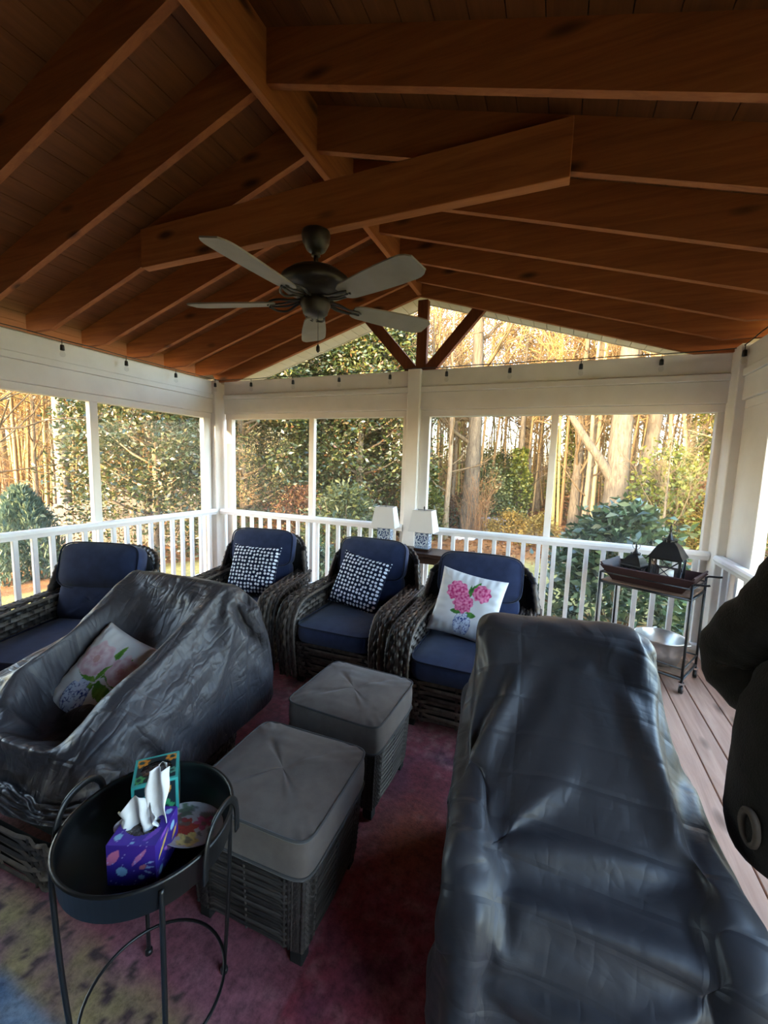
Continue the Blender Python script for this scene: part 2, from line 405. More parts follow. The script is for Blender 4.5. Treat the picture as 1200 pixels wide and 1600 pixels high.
# ================================================================== wicker
def weave(mb, S, nu, nv, amp=0.004, hw=0.46, k=2, bulge=0.003, lo=0.0, hi=1.0, closed=False, stakes=0.0):
    """rows of strands going over and under upright stakes on the surface S(u, v)"""
    e = 1e-3
    for j in range(nv):
        v0 = (j+0.5)/nv; vs = []; fs = []; m = nu*k
        for i in range(m if closed else m+1):
            u = lo+(hi-lo)*i/m
            p = Vector(S(u, v0)); du = Vector(S(min(u+e, hi) if not closed else u+e, v0))-Vector(S(max(u-e, lo) if not closed else u-e, v0))
            dv = Vector(S(u, min(1, v0+e)))-Vector(S(u, max(0, v0-e)))
            n = du.cross(dv)
            n = n.normalized() if n.length > 1e-12 else Vector((0, 0, 1))
            q = n*amp*math.cos(PI*(i/k+j))
            a = Vector(S(u, (j+0.5-hw)/nv)); b = Vector(S(u, (j+0.5+hw)/nv))
            vs += [a+q-n*bulge, p+q+n*bulge, b+q-n*bulge]
        cnt = m if closed else m+1
        for i in range(m):
            i2 = (i+1) % cnt
            for t in (0, 1): fs.append((i*3+t, i2*3+t, i2*3+t+1, i*3+t+1))
        mb.add(vs, fs)
    if stakes:                                                          # the upright stakes between them
        for i in range(nu if closed else nu+1):
            u = lo+(hi-lo)*i/nu; vs = []; fs = []
            for m in range(nv+1):
                v = m/nv; p = Vector(S(u, v)); a = Vector(S(u-e if closed or u > e else u, v)); b = Vector(S(u+e if closed or u < 1-e else u, v)); du = (b-a).normalized()
                n = du.cross(Vector(S(u, min(1, v+e)))-Vector(S(u, max(0, v-e)))); n = n.normalized() if n.length > 1e-12 else Vector((0, 0, 1))
                vs += [p-du*stakes-n*0.001, p+n*0.0035, p+du*stakes-n*0.001]
            for m in range(nv):
                for t in (0, 1): fs.append((m*3+t, m*3+t+1, m*3+t+4, m*3+t+3))
            mb.add(vs, fs)
def braid(mb, pts, r, pitch=0.03, n=6):
    P = [Vector(p) for p in pts]; L = [0]
    for a, b in zip(P, P[1:]): L.append(L[-1]+(b-a).length)
    mcount = max(4, int(L[-1]/pitch*3)); Q = []; j = 0
    for i in range(mcount+1):
        s_ = L[-1]*i/mcount
        while j < len(P)-2 and L[j+1] < s_: j += 1
        t = (s_-L[j])/max(1e-9, L[j+1]-L[j]); Q.append(P[j].lerp(P[j+1], min(1, t)))
    mb.tube(Q, lambda i, t: r*(0.82+0.28*(i % 3 == 1)), n)

def superell(mb, c, a, b, d, e1, e2, M=None, nu=28, nv=16):
    """rounded box: half sizes a, b, d; e1 in plan, e2 in section"""
    sp = lambda x, p: math.copysign(abs(x)**p, x)
    def fn(u, v):
        th = 2*PI*u; ph = -PI/2+PI*v
        cp = sp(math.cos(ph), e2)
        q = Vector((a*cp*sp(math.cos(th), e1), b*cp*sp(math.sin(th), e1), d*sp(math.sin(ph), e2)))+Vector(c)
        return (M @ q) if M else q
    mb.grid(fn, nu, nv, cu=True); return mb
def ringpts(c, a, b, z, e1, n=40, M=None):
    sp = lambda x, p: math.copysign(abs(x)**p, x); out = []
    for i in range(n):
        th = 2*PI*i/n; q = Vector((c[0]+a*sp(math.cos(th), e1), c[1]+b*sp(math.sin(th), e1), c[2]+z)); out.append((M @ q) if M else q)
    return out
def puff(mb, a, b, d, ex, M, crown=0.25, n=26, wr=0.0, seed=0):
    """a stuffed cushion lying in the xy plane: straight boxed sides of half height d, crowned faces, rounded plan"""
    sp = lambda x, p: math.copysign(abs(x)**p, x)
    def pl(u): th = 2*PI*u; return sp(math.cos(th), ex), sp(math.sin(th), ex)
    rings = []
    for s_ in (-1, 1):
        L = []
        for k in range(0, 10):
            r = k/9.0; L.append((s_, r))
        rings.append(L)
    def face(s_):
        def fn(u, v):
            x, y = pl(u); r = v
            h = d*(0.82+crown*(1-r**2.6))-0.16*d*r**9
            q = Vector((a*x*r*0.985, b*y*r*0.985, s_*h))
            if wr and s_ > 0:
                w_ = noise.noise(Vector((x*r*4+seed, y*r*4, seed)))*0.6+noise.noise(Vector((x*r*9, y*r*9+seed, 3)))*0.4
                q.z += wr*w_*(1-r**6)
            return M @ q
        return fn
    def side(u, v):
        x, y = pl(u); t = -1+2*v; k = 1.0+0.03*(1-t*t)-0.015
        return M @ Vector((a*x*k*1.0, b*y*k, t*d*0.66))
    mb.grid(face(1), n*2, 10, cu=True); g = MB().grid(face(-1), n*2, 6, cu=True); mb.add(g.v, [f[::-1] for f in g.f])
    mb.grid(side, n*2, 6, cu=True); return mb

# ------------------------------------------------------------------ the navy wicker armchairs
ARM = cat([(0, 0.36, 0.600), (0, 0.22, 0.600), (0, 0.05, 0.598), (0, -0.14, 0.596), (0, -0.27, 0.588), (0, -0.365, 0.548), (0, -0.42, 0.455), (0, -0.425, 0.33), (0, -0.405, 0.18), (0, -0.39, 0.055)], 5)
def arm_at(t):
    i = t*(len(ARM)-1); k = min(int(i), len(ARM)-2); return ARM[k].lerp(ARM[k+1], i-k)
def arm_ztop(y):
    best = 0.63
    for a, b in zip(ARM, ARM[1:]):
        if (a.y-y)*(b.y-y) <= 0 and max(a.z, b.z) > 0.47: return a.z+(b.z-a.z)*((y-a.y)/(b.y-a.y) if abs(b.y-a.y) > 1e-9 else 0)
    return ARM[0].z if y > 0.3 else 0.585
def arm_yfront(z):
    for a, b in zip(ARM, ARM[1:]):
        if (a.z-z)*(b.z-z) <= 0 and a.y < -0.2: return a.y+(b.y-a.y)*((z-a.z)/(b.z-a.z) if abs(b.z-a.z) > 1e-9 else 0)
    return -0.39
def back_pt(u, v):
    a_ = (2*u-1)*1.28; s1 = math.sin(1.28); c1 = math.cos(1.28)
    top = 0.885-0.10*abs(2*u-1)**3
    z = 0.06+(top-0.06)*v
    hw = 0.385 if z < 0.62 else 0.385-0.055*((z-0.62)/0.27)
    yc = 0.36+0.17*max(0.0, (z-0.30)/0.6)
    return (hw*math.sin(a_)/s1, yc-0.17*(1-math.cos(a_))/(1-c1), z)
def chair_meshes():
    D = {}
    mb = MB()
    def skirt(u, v):
        sp = lambda x, p: math.copysign(abs(x)**p, x)
        th = 2*PI*u; k = 0.90+0.10*v
        return (0.375*k*sp(math.cos(th), 0.22), -0.02+0.375*k*sp(math.sin(th), 0.22), 0.05+0.27*v)
    weave(mb, skirt, 60, 9, amp=0.0065, hw=0.42, bulge=0.005, k=3, closed=True, stakes=0.009); D['base'] = mb
    mi = MB().grid(lambda u, v: (lambda q: (q[0]*0.965, (q[1]+0.02)*0.965-0.02, q[2]))(skirt(u, v)), 60, 1, cu=True)
    mi.box((-0.34, -0.36, 0.29), (0.34, 0.33, 0.31)); D['seat_deck'] = mi
    for nm, sg in (('arm', -1), ('arm', 1)):
        mb = MB()
        xi = 0.288; xo = 0.405
        def top(u, v, sg=sg):
            p = arm_at(u); q = arm_at(min(1, u+0.01))-arm_at(max(0, u-0.01)); n = Vector((0, q.z, -q.y)).normalized()
            if n.z < 0 and u < 0.5: n = -n
            n = Vector((0, -abs(n.y), abs(n.z))) if u > 0.35 else Vector((0, n.y, abs(n.z)))
            c = 0.014*(1-(2*v-1)**2); spread = 0.012*max(0, min(1, (u-0.1)/0.4))*(1 if u < 0.7 else max(0, (1-u)/0.3))
            x = xi-spread*0.4+(xo-xi+spread*1.4)*v
            return (sg*x, p.y+n.y*c, p.z+n.z*c)
        f = (lambda u, v: top(u, v)) if sg > 0 else (lambda u, v: top(u, 1-v))
        weave(mb, f, 30, 5, amp=0.0055, bulge=0.005, k=4)
        def outer(u, v, sg=sg):
            y0 = -0.39; y1 = 0.36; y = y0+(y1-y0)*u; zt = arm_ztop(y) if y > -0.372 else 0.53
            z = 0.055+(zt-0.055)*v; yf = arm_yfront(min(z, 0.53)); y = yf+(y1-yf)*u
            zt = arm_ztop(max(y, -0.36)); z = 0.055+(zt-0.055)*v
            return (sg*(0.400+0.012*v*(1-u)-0.02*(1-v)), y, z)
        weave(mb, outer if sg < 0 else (lambda u, v: outer(1-u, v)), 20, 16, amp=0.005, hw=0.42, bulge=0.004, k=3, stakes=0.008)
        def inner(u, v, sg=sg):
            y = -0.40+0.70*u; zt = arm_ztop(max(y, -0.36))-0.004; z = 0.30+(zt-0.30)*v
            return (sg*0.288, max(y, arm_yfront(z)+0.005), z)
        weave(mb, inner if sg > 0 else (lambda u, v: inner(1-u, v)), 18, 9, amp=0.005, hw=0.42, bulge=0.0045, stakes=0.008)
        ed = [Vector(top(i/60, 1.0)) for i in range(61)]; braid(mb, ed, 0.012)
        ed = [Vector(top(i/60, 0.0)) for i in range(61)]; braid(mb, ed, 0.011)
        D[nm+str(sg)] = mb
    mb = MB(); weave(mb, back_pt, 32, 24, amp=0.005, bulge=0.005, k=3)
    rim = [Vector(back_pt(0.0, 0.62+0.38*i/10)) for i in range(11)]+[Vector(back_pt(i/40, 1.0)) for i in range(1, 40)]+[Vector(back_pt(1.0, 1-0.38*i/10)) for i in range(11)]
    braid(mb, rim, 0.024, 0.045, 7)
    for s_ in (0.0, 1.0): braid(mb, [Vector(back_pt(s_, 0.6+0.4*i/8))+Vector((0, -0.022, 0)) for i in range(9)], 0.02, 0.045)
    D['backrest'] = mb
    D['inner_back'] = MB().grid(lambda u, v: (lambda q: (q[0]*0.95, q[1]-0.004-0.01, q[2]))(back_pt(u, 0.25+0.72*v)), 16, 6)
    I = Matrix.Translation((0, -0.085, 0.392))
    D['seat_cushion'] = puff(MB(), 0.283, 0.345, 0.078, 0.26, I, 0.22)
    D['seat_piping'] = MB().tube(ringpts((0, -0.085, 0.392), 0.284, 0.346, 0.056, 0.26, 56), 0.0055, 5, closed=True)
    tl = R(15); B = Matrix(((1, 0, 0, 0), (0, math.sin(tl), -math.cos(tl), 0.215), (0, math.cos(tl), math.sin(tl), 0.47), (0, 0, 0, 1)))
    # x across, y up the back, z towards the sitter
    U = B @ Matrix.Translation((0, 0.335, 0.02)); Lw = B @ Matrix.Translation((0, 0.10, 0.0))
    D['back_cushion'] = puff(MB(), 0.278, 0.152, 0.080, 0.40, U, 0.38)
    D['back_piping'] = MB().tube(ringpts((0, 0, 0), 0.281, 0.155, 0.055, 0.40, 56, U), 0.0055, 5, closed=True)
    D['lumbar_cushion'] = puff(MB(), 0.270, 0.150, 0.072, 0.42, Lw, 0.42, wr=0.012)
    D['leg'] = MB().box((-0.025, -0.025, 0.001), (0.025, 0.025, 0.07), 0.004)
    return D
CH = chair_meshes()
def make_chair(label, loc, rz):
    t = thing('wicker_armchair', label, 'armchair', loc, rz, 'navy wicker armchairs')
    obj('base', CH['base'], WICK, t, True)
    obj('seat_deck', CH['seat_deck'], INNER, t)
    for s_ in ('arm-1', 'arm1'): obj('arm', CH[s_], WICK, t, True)
    b = obj('backrest', CH['backrest'], WICK, t, True); obj('backrest_lining', CH['inner_back'], INNER, b)
    c = obj('seat_cushion', CH['seat_cushion'], NAVY, t, True); obj('piping', CH['seat_piping'], NAVYP, c, True)
    c = obj('back_cushion', CH['back_cushion'], NAVY, t, True); obj('piping', CH['back_piping'], NAVYP, c, True)
    obj('lumbar_cushion', CH['lumbar_cushion'], NAVY, t, True)
    lg = CH['leg'].mesh('leg'); lg.materials.append(INNER)
    for x in (-0.28, 0.28):
        for y in (-0.32, 0.27): obj('leg', lg, None, t, loc=(x, y, 0))
    return t
RUGZ = 0.012
chair = make_chair('navy wicker armchair straight behind the ottomans, holding a square dotted pillow', (2.80, -1.52, RUGZ), R(1))
dup(chair, (3.672, -1.655, RUGZ), R(1), 'navy wicker armchair holding the pillow with pink hydrangeas')
dup(chair, (1.840, -1.60, RUGZ), R(12), 'navy wicker armchair in the corner, its dotted pillow cut off by the covered chair')
dup(chair, (1.36, -2.66, RUGZ), R(18), 'navy wicker armchair without a pillow, beside the left railing')

# ------------------------------------------------------------------ pillows
def pillow_mesh(s, T, n, fn):
    """square pillow in the xz plane, its face towards -y"""
    vs = []; fs = []
    for side in (-1, 1):
        o = len(vs)
        for j in range(n+1):
            for i in range(n+1):
                u = -1+2*i/n; v = -1+2*j/n
                t = T*(max(0, (1-u**4)*(1-v**4)))**0.5
                t += 0.006*noise.noise(Vector((u*3+side, v*3, T*40)))*(1-u**8)*(1-v**8)
                edge = max(abs(u), abs(v))
                x = s*u*(1-0.075*(1-v*v)); z = s*v*(1-0.075*(1-u*u))
                if edge > 0.55: t += 0.0035*math.sin(26*(u if abs(v) > abs(u) else v))*(edge-0.55)/0.45*(1-edge**10)
                vs.append((x, side*t, z))
        for j in range(n):
            for i in range(n):
                q = (o+j*(n+1)+i, o+j*(n+1)+i+1, o+(j+1)*(n+1)+i+1, o+(j+1)*(n+1)+i)
                fs.append(q if side < 0 else q[::-1])
    mb = MB(); mb.add(vs, fs); return mb
def dots_mat():
    t = NT('navy_dotted_cotton'); v0 = t.tex(scale=(34.5, 34.5, 34.5), rot=(R(-90), 0, R(0)))
    v = t.n('TexVoronoi', voronoi_dimensions='2D'); v.inputs['Scale'].default_value = 1.0; v.inputs['Randomness'].default_value = 0.32; t.l(v0, v.inputs['Vector'])
    col = t.ramp(v.outputs['Distance'], [(0.30, lin(234, 236, 242)), (0.36, lin(18, 26, 52))])
    t.set(col, 0.9, 0, 0.2); t.bump(t.noise(t.tex(), 700, 1), 0.12, 0.004); return t.m
DOTS = dots_mat()
def place_pillow(o, foot, lean, turn, roll, s):
    """foot: where the middle of its lower edge rests; lean back; turn about z; roll in its own plane"""
    M = Matrix.Translation(foot) @ Matrix.Rotation(turn, 4, 'Z') @ Matrix.Rotation(-lean, 4, 'X') @ Matrix.Translation((0, 0, s*0.97)) @ Matrix.Rotation(roll, 4, 'Y')
    o.matrix_world = M; return o
pd = obj('throw_pillow', pillow_mesh(0.205, 0.068, 40, None), DOTS, None, True)
tag(pd, 'navy pillow with white dots, whole, in the armchair straight behind the ottomans', 'pillow', 'dotted throw pillows')
place_pillow(pd, (2.785, -1.545, 0.488), R(24), R(2), R(10), 0.205)
p2 = pd.copy(); C.objects.link(p2); p2['label'] = 'navy pillow with white dots, half hidden behind the covered chair'
place_pillow(p2, (1.905, -1.66, 0.492), R(22), R(15), R(2), 0.205)

def petal(x, y, cx, cy, r, n, sd, amp=0.22):
    dx, dy = x-cx, y-cy; d = math.hypot(dx, dy)/r; a = math.atan2(dy, dx)
    return d, d-1-amp*math.sin(n*a+sd)*0.5-amp*noise.noise(Vector((math.cos(a)*2+sd, math.sin(a)*2, sd)))
def mix3(a, b, t): t = max(0, min(1, t)); return tuple(p+(q-p)*t for p, q in zip(a, b))
def leafm(x, y, x0, y0, x1, y1, wd):
    dx, dy = x1-x0, y1-y0; L = math.hypot(dx, dy); t = ((x-x0)*dx+(y-y0)*dy)/L/L
    if t < 0 or t > 1: return 0
    o = abs((x-x0)*dy-(y-y0)*dx)/L; return 1 if o < wd*math.sin(PI*t)**0.7 else 0
def vase_col(x, y, cx, cy, w_, h):
    """blue and white ginger jar; returns None outside it"""
    t = (y-(cy-h))/(2*h)
    if t < 0 or t > 1: return None
    prof = w_*(0.55+0.45*math.sin(PI*min(1, t*0.95+0.05))**0.8) if t < 0.86 else w_*0.42
    if abs(x-cx) > prof: return None
    n_ = noise.noise(Vector((x*55, y*55, 1.7))); n2 = noise.noise(Vector((x*110+9, y*110, 4)))
    v = abs(n_)*1.2+abs(n2)*0.5
    base = lin(205, 214, 232); blue = lin(40, 62, 140)
    c = mix3(blue, base, (v-0.13)*7)
    if abs(x-cx) > prof*0.93: c = lin(96, 112, 168)
    return c
def peony_print(co, nrm):
    x, y = co.x/0.20, co.z/0.20; white = lin(222, 220, 218)
    if nrm.y > 0.2: return white
    c = white
    for x0, y0, x1, y1, wd in ((0.05, -0.15, -0.55, -0.10, .08), (0.05, -0.2, 0.65, -0.25, .10), (0.1, -0.1, 0.30, -0.42, .09), (0.02, -0.15, 0.12, 0.72, .09), (0.1, -.05, 0.48, 0.55, .07), (0.0, -0.2, -0.10, -0.45, .08), (0.15, 0.02, 0.75, -0.05, .09), (0.1, -0.2, 0.5, -0.42, .08), (0.05, -.2, 0.0, -.5, .06)):
        if leafm(x, y, x0, y0, x1, y1, wd):
            g = noise.noise(Vector((x*9, y*3, 2))); c = mix3(lin(74, 128, 40), lin(134, 178, 74), 0.5+g)
    vc = vase_col(x*0.2, y*0.2, -0.035, -0.115, 0.062, 0.072)
    if vc: c = vc
    for cx, cy, r, sd in ((-0.32, 0.22, 0.38, 0.3), (0.42, 0.24, 0.32, 1.4)):
        d, e = petal(x, y, cx, cy, r, 7, sd)
        if e < 0:
            a = math.atan2(y-cy, x-cx); k = noise.noise(Vector((x*9+sd, y*9, sd)))+0.5*math.sin(d*13+3*noise.noise(Vector((math.cos(a)*3, math.sin(a)*3, d*2+sd))))
            c = mix3(lin(214, 168, 178), lin(234, 214, 214), 0.5+0.55*k)
            if d < 0.22: c = mix3(c, lin(196, 132, 120), 0.6)
    return c
def hydr_print(co, nrm):
    x, y = co.x/0.21, co.z/0.21; white = lin(222, 222, 224)
    if nrm.y > 0.2: return white
    c = white
    for x0, y0, x1, y1, wd in ((0.0, -0.1, 0.02, 0.6, .05), (0.05, 0.35, 0.28, 0.75, .07), (-.05, -.25, -.42, -.30, .08), (0.0, -0.3, 0.35, -0.28, .09), (0.02, 0.2, 0.12, 0.62, .06), (0.0, -.3, .1, -.5, .06)):
        if leafm(x, y, x0, y0, x1, y1, wd): c = mix3(lin(40, 92, 40), lin(88, 146, 62), 0.5+noise.noise(Vector((x*8, y*8, 1))))
    vc = vase_col(x*0.2, y*0.2, 0.0, -0.115, 0.050, 0.060)
    if vc: c = vc
    for cx, cy, r, sd in ((-0.36, 0.34, 0.30, 0.3), (-.10, 0.02, 0.30, 2.2), (0.36, 0.42, 0.26, 1.4)):
        d, e = petal(x, y, cx, cy, r, 9, sd, 0.15)
        if e < 0:
            k = noise.noise(Vector((x*17+sd, y*17, sd))); c = mix3(lin(198, 40, 112), lin(244, 150, 190), 0.5+1.1*k)
    return c
ph = obj('throw_pillow', pillow_mesh(0.215, 0.066, 110, None), PRINTF, None, True); paint(ph, hydr_print)
tag(ph, 'white pillow with pink hydrangeas in a blue vase, behind the tall covered chair', 'pillow')
place_pillow(ph, (3.64, -1.72, 0.488), R(26), R(4), R(9), 0.215)
pp = obj('throw_pillow', pillow_mesh(0.200, 0.070, 120, None), PRINTF, None, True); paint(pp, peony_print)
tag(pp, 'white pillow with pale pink peonies lying on the crumpled dark cover', 'pillow')
place_pillow(pp, (2.35, -3.20, 0.43), R(42), R(14), R(18), 0.20)

# ------------------------------------------------------------------ ottomans
def make_ottoman(label, loc, rz):
    t = thing('ottoman', label, 'ottoman', loc, rz, 'grey topped wicker ottomans')
    sp = lambda x, p: math.copysign(abs(x)**p, x)
    def body(u, v):
        th = 2*PI*u; k = 0.94+0.06*v
        return (0.225*k*sp(math.cos(th), 0.16), 0.212*k*sp(math.sin(th), 0.16), 0.055+0.275*v)
    mb = MB(); weave(mb, body, 76, 24, amp=0.0036, hw=0.45, bulge=0.002, closed=True, stakes=0.005)
    for i in range(4):
        a = PI/4+i*PI/2; q = [Vector(body(a/(2*PI), j/8))+Vector((math.cos(a), math.sin(a), 0))*0.003 for j in range(9)]; braid(mb, q, 0.008, 0.02)
    b = obj('base', mb, WICKG, t, True)
    obj('base_lining', MB().grid(lambda u, v: (lambda q: (q[0]*0.985, q[1]*0.985, q[2]))(body(u, v)), 48, 1, cu=True).box((-0.2, -0.19, 0.32), (0.2, 0.19, 0.333)), WICKG, b)
    M = Matrix.Translation((0, 0, 0.398))
    mb = MB(); a, bb, n = 0.235, 0.222, 40
    cr = random.Random(3); lines = [(cr.uniform(0, 2*PI), cr.uniform(0.2, 0.8), cr.uniform(0.4, 1.0)) for _ in range(16)]
    def pl(u): th = 2*PI*u; return sp(math.cos(th), 0.20), sp(math.sin(th), 0.20)
    def top(u, v):
        x, y = pl(u); r = v; X, Y = x*r, y*r
        h = 0.062+0.017*(1-r**4)
        an = math.atan2(Y, X)
        for a0, rr, wt in lines:                                   # soft creases running in from the seams
            d = math.atan2(math.sin(an-a0), math.cos(an-a0)); h -= 0.006*wt*math.exp(-(d/0.11)**2)*math.exp(-((r-rr)/0.28)**2)
        h += 0.004*noise.noise(Vector((X*5, Y*5, 1)))*(1-r**6)-0.006*math.exp(-((X-0.05)**2+(Y-0.02)**2)/0.02)
        if r > 0.8: h += 0.0016*math.sin(an*44)*(r-0.8)/0.2
        return M @ Vector((a*X, bb*Y, h))
    mb.grid(top, 112, 26, cu=True)
    mb.grid(lambda u, v: M @ Vector((a*pl(u)[0]*(1+0.02*math.sin(PI*v)), bb*pl(u)[1]*(1+0.02*math.sin(PI*v)), -0.066+0.128*v)), 80, 6, cu=True)
    mb.grid(lambda u, v: M @ Vector((a*pl(u)[0]*(1-v), bb*pl(u)[1]*(1-v), -0.066)), 40, 2, cu=True)
    c = obj('seat_cushion', mb, GREYF, t, True)
    for z in (0.060, -0.064): obj('piping', MB().tube(ringpts((0, 0, 0.398), a+0.002, bb+0.002, z, 0.20, 72), 0.0052, 5, closed=True), GREYP, c, True)
    lg = MB().box((-0.022, -0.022, 0.0), (0.022, 0.022, 0.07), 0.003).mesh('leg'); lg.materials.append(INNER)
    for x in (-0.18, 0.18):
        for y in (-0.168, 0.168): obj('leg', lg, None, t, loc=(x, y, 0))
    return t
ott = make_ottoman('grey wicker ottoman close beside the round tray table', (3.285, -3.110, RUGZ), R(1.5))
dup(ott, (3.272, -2.525, RUGZ), R(-2), 'grey wicker ottoman in front of the middle navy armchair, behind the other ottoman')

# ------------------------------------------------------------------ the two covered chairs
# each cover starts as a fitted bag over a plain chair form and is let fall on it; only the fallen cloth is kept
def bag(nx, ny, nz):
    at = lambda i, j: j*(nx+1)+i
    f = [(at(i, j), at(i+1, j), at(i+1, j+1), at(i, j+1)) for j in range(ny) for i in range(nx)]
    rim = [at(i, 0) for i in range(nx)]+[at(nx, j) for j in range(ny)]+[at(i, ny) for i in range(nx, 0, -1)]+[at(0, j) for j in range(ny, 0, -1)]
    n = len(rim); base = (nx+1)*(ny+1); rows = [rim]+[[base+k*n+m for m in range(n)] for k in range(nz)]
    for k in range(nz):
        for m in range(n): l = (m+1) % n; f.append((rows[k][m], rows[k+1][m], rows[k+1][l], rows[k][l]))
    return f, rim
def drape(specs, frames):
    forms = []; cloths = []; view = scn.collection
    def form(prof, x0, x1, M, round_=0.035):
        mb = MB().prism(prof, 0, x0, x1); me = mb.mesh('form'); bm = bmesh.new(); bm.from_mesh(me); bmesh.ops.recalc_face_normals(bm, faces=bm.faces[:])
        if round_: bmesh.ops.bevel(bm, geom=[e for e in bm.edges if e.calc_face_angle(0) > .4], offset=round_, segments=3, affect='EDGES')
        bmesh.ops.triangulate(bm, faces=bm.faces[:]); bm.to_mesh(me); bm.free(); me.transform(M)
        o = bpy.data.objects.new('form', me); C.objects.link(o); o.modifiers.new('collision', 'COLLISION')
        o.collision.thickness_outer = .012; o.collision.cloth_friction = 12; o.collision.damping = .6; forms.append(o)
    form([(-5.5, -.3), (0, -.3), (0, .004), (-5.5, .004)], 0.2, 5.2, Matrix.Translation((0, 0, RUGZ)), 0)
    for g in specs:
        M = Matrix.Translation((g['at'][0], g['at'][1], RUGZ)) @ Matrix.Rotation(g['turn'], 4, 'Z')
        hw, yf, yb = g['half'], g['front'], g['rear']; a0, a1 = g['arm']
        for s in (-1, 1):
            x0, x1 = sorted((s*hw, s*(hw-g['arm_width'])))
            form([(yf, .02), (yb-.05, .02), (yb-.05, a0), (yf+.12, a1+.02), (yf+.02, a1-.08)], x0, x1, M)
        if g['filled']: form([(yf+.02, .02), (yb-.05, .02), (yb, g['top']-.06), (yb-.06, g['top']), (yb-.15, g['top']-.02), (yb-.45, g['top']-.30), (yf+.06, g['seat'])], -g['back_half'], g['back_half'], M)
        else:
            form([(yf+.02, .02), (yb-.1, .02), (yb-.1, g['seat']), (yf+.02, g['seat']+.03)], -hw+.03, hw-.03, M)
            form([(yb-g['recline']-.12, .30), (yb-.05, .30), (yb, g['top']-.06), (yb-.06, g['top']), (yb-.15, g['top']-.02)], -g['back_half'], g['back_half'], M)
        c = g['cell']; bx, b0, b1 = g['bag']; nx = round(2*bx/c); ny = round((b1-b0)/c); nz = round((g['high']-g['hem'])/c)
        r = random.Random(3); V = []; rest = []
        for j in range(ny+1):
            for i in range(nx+1):
                t_ = j/ny; u = -1+2*i/nx; k = bx+(g['bag_front']-bx)*(1-t_)
                yy = b0+(b1-b0)*t_; ix = max(0.0, 1-(abs(k*u)/(hw-g['arm_width']-.02))**4); iy = max(0.0, min(1.0, (yy-yf-.10)/.12))*max(0.0, min(1.0, (yb-.16-yy)/.22))
                V.append((k*u, yy, g['low']+(g['high']-g['low'])*t_+.03+.004*r.random()-g['sag']*ix*iy)); rest.append((k*u, b0+(b1-b0)*t_*1.06))
        f, rim = bag(nx, ny, nz)
        for k in range(1, nz+1):
            for m in rim:
                x, y, z = V[m]; t_ = (y-b0)/(b1-b0); hem = g['hem']+(g['hem_front']-g['hem'])*(1-t_); fl = g['flare']*k/nz
                sx = (1 if x > 0 else -1) if abs(x) > 0.97*(bx+(g['bag_front']-bx)*(1-t_)) else 0; sy = -1 if y < b0+.01 else (1 if y > b1-.01 else 0)
                V.append((x+fl*sx+.003*r.random(), y+fl*sy+.003*r.random(), z+(hem-z)*k/nz))
                dz = (z-hem)*k/nz; rest.append((rest[m][0]+sx*dz, rest[m][1]+(sy*dz if not sx else 0)))
        me = MB().add([M @ Vector(v) for v in V], f).mesh('cover'); o = bpy.data.objects.new('cover', me); C.objects.link(o)
        m = o.modifiers.new('cloth', 'CLOTH'); st = m.settings
        st.quality = 9; st.mass = .12; st.tension_stiffness = 40; st.compression_stiffness = 40; st.shear_stiffness = 25; st.bending_stiffness = g['stiff']
        st.tension_damping = 8; st.compression_damping = 8; st.bending_damping = .6; st.air_damping = 1.2; st.shrink_min = g['shrink']
        cs = m.collision_settings; cs.distance_min = .006; cs.collision_quality = 4; cs.use_self_collision = g['own']; cs.self_distance_min = .005; cs.self_friction = 8
        m.point_cache.frame_end = frames; cloths.append((o, rest, M, f))
    scn.frame_end = frames
    others = [o for o in C.objects if o.type == 'MESH' and o not in forms and o not in [q[0] for q in cloths]]
    for fr in range(1, frames+1): scn.frame_set(fr)
    dg = bpy.context.evaluated_depsgraph_get(); out = []
    for o, rest, M, f in cloths:
        Mi = M.inverted(); ev = o.evaluated_get(dg); k_ = specs[len(out)]['crumple']
        me = MB().add([Mi @ v.co for v in ev.data.vertices], f).mesh('cover', True)
        if k_:                                                          # crumpled: sharp little ridges all over it
            for v in me.vertices:
                p = Vector((rest[v.index][0]*1.0, rest[v.index][1], 0)); q = sum(w_*(1-2.2*abs(noise.noise(Vector((p.x*f_*c_-p.y*f_*s_, (p.x*s_+p.y*c_)*f_*1.7, f_))))) for f_, w_, c_, s_ in ((4.5, .6, .8, .6), (9, .4, .6, -.8)))
                if v.co.z > .12: v.co = v.co+v.normal*k_*(q-.55)
        a = me.attributes.new('rest', 'FLOAT_VECTOR', 'POINT'); a.data.foreach_set('vector', [q for p_ in rest for q in (p_[0], p_[1], 0.0)]); out.append((me, M))
    for o in forms+[q[0] for q in cloths]: me = o.data; bpy.data.objects.remove(o); bpy.data.meshes.remove(me)
    scn.frame_set(1); return out
SPEC_L = dict(at=(2.31, -3.03), turn=R(2), half=.40, back_half=.345, front=-.47, rear=.46, arm=(.72, .56), arm_width=.14, seat=.38, top=.92, recline=.30,
              bag=(.455, -.55, .53), bag_front=.475, high=.98, low=.70, hem=.42, hem_front=.60, flare=.02, cell=.027, stiff=.4, shrink=-.06, sag=.24, own=True, filled=False, crumple=.009, swell=.055)
SPEC_R = dict(at=(4.215, -2.91), turn=R(8), half=.335, back_half=.285, front=-.47, rear=.45, arm=(.68, .56), arm_width=.10, seat=.47, top=.965, recline=.50,
              bag=(.378, -.52, .505), bag_front=.378, high=1.0, low=.66, hem=.03, hem_front=.03, flare=.035, cell=.029, stiff=.9, shrink=0.0, sag=.0, own=False, filled=True, crumple=0, swell=0)
DRAPED = drape([SPEC_L, SPEC_R], 60)
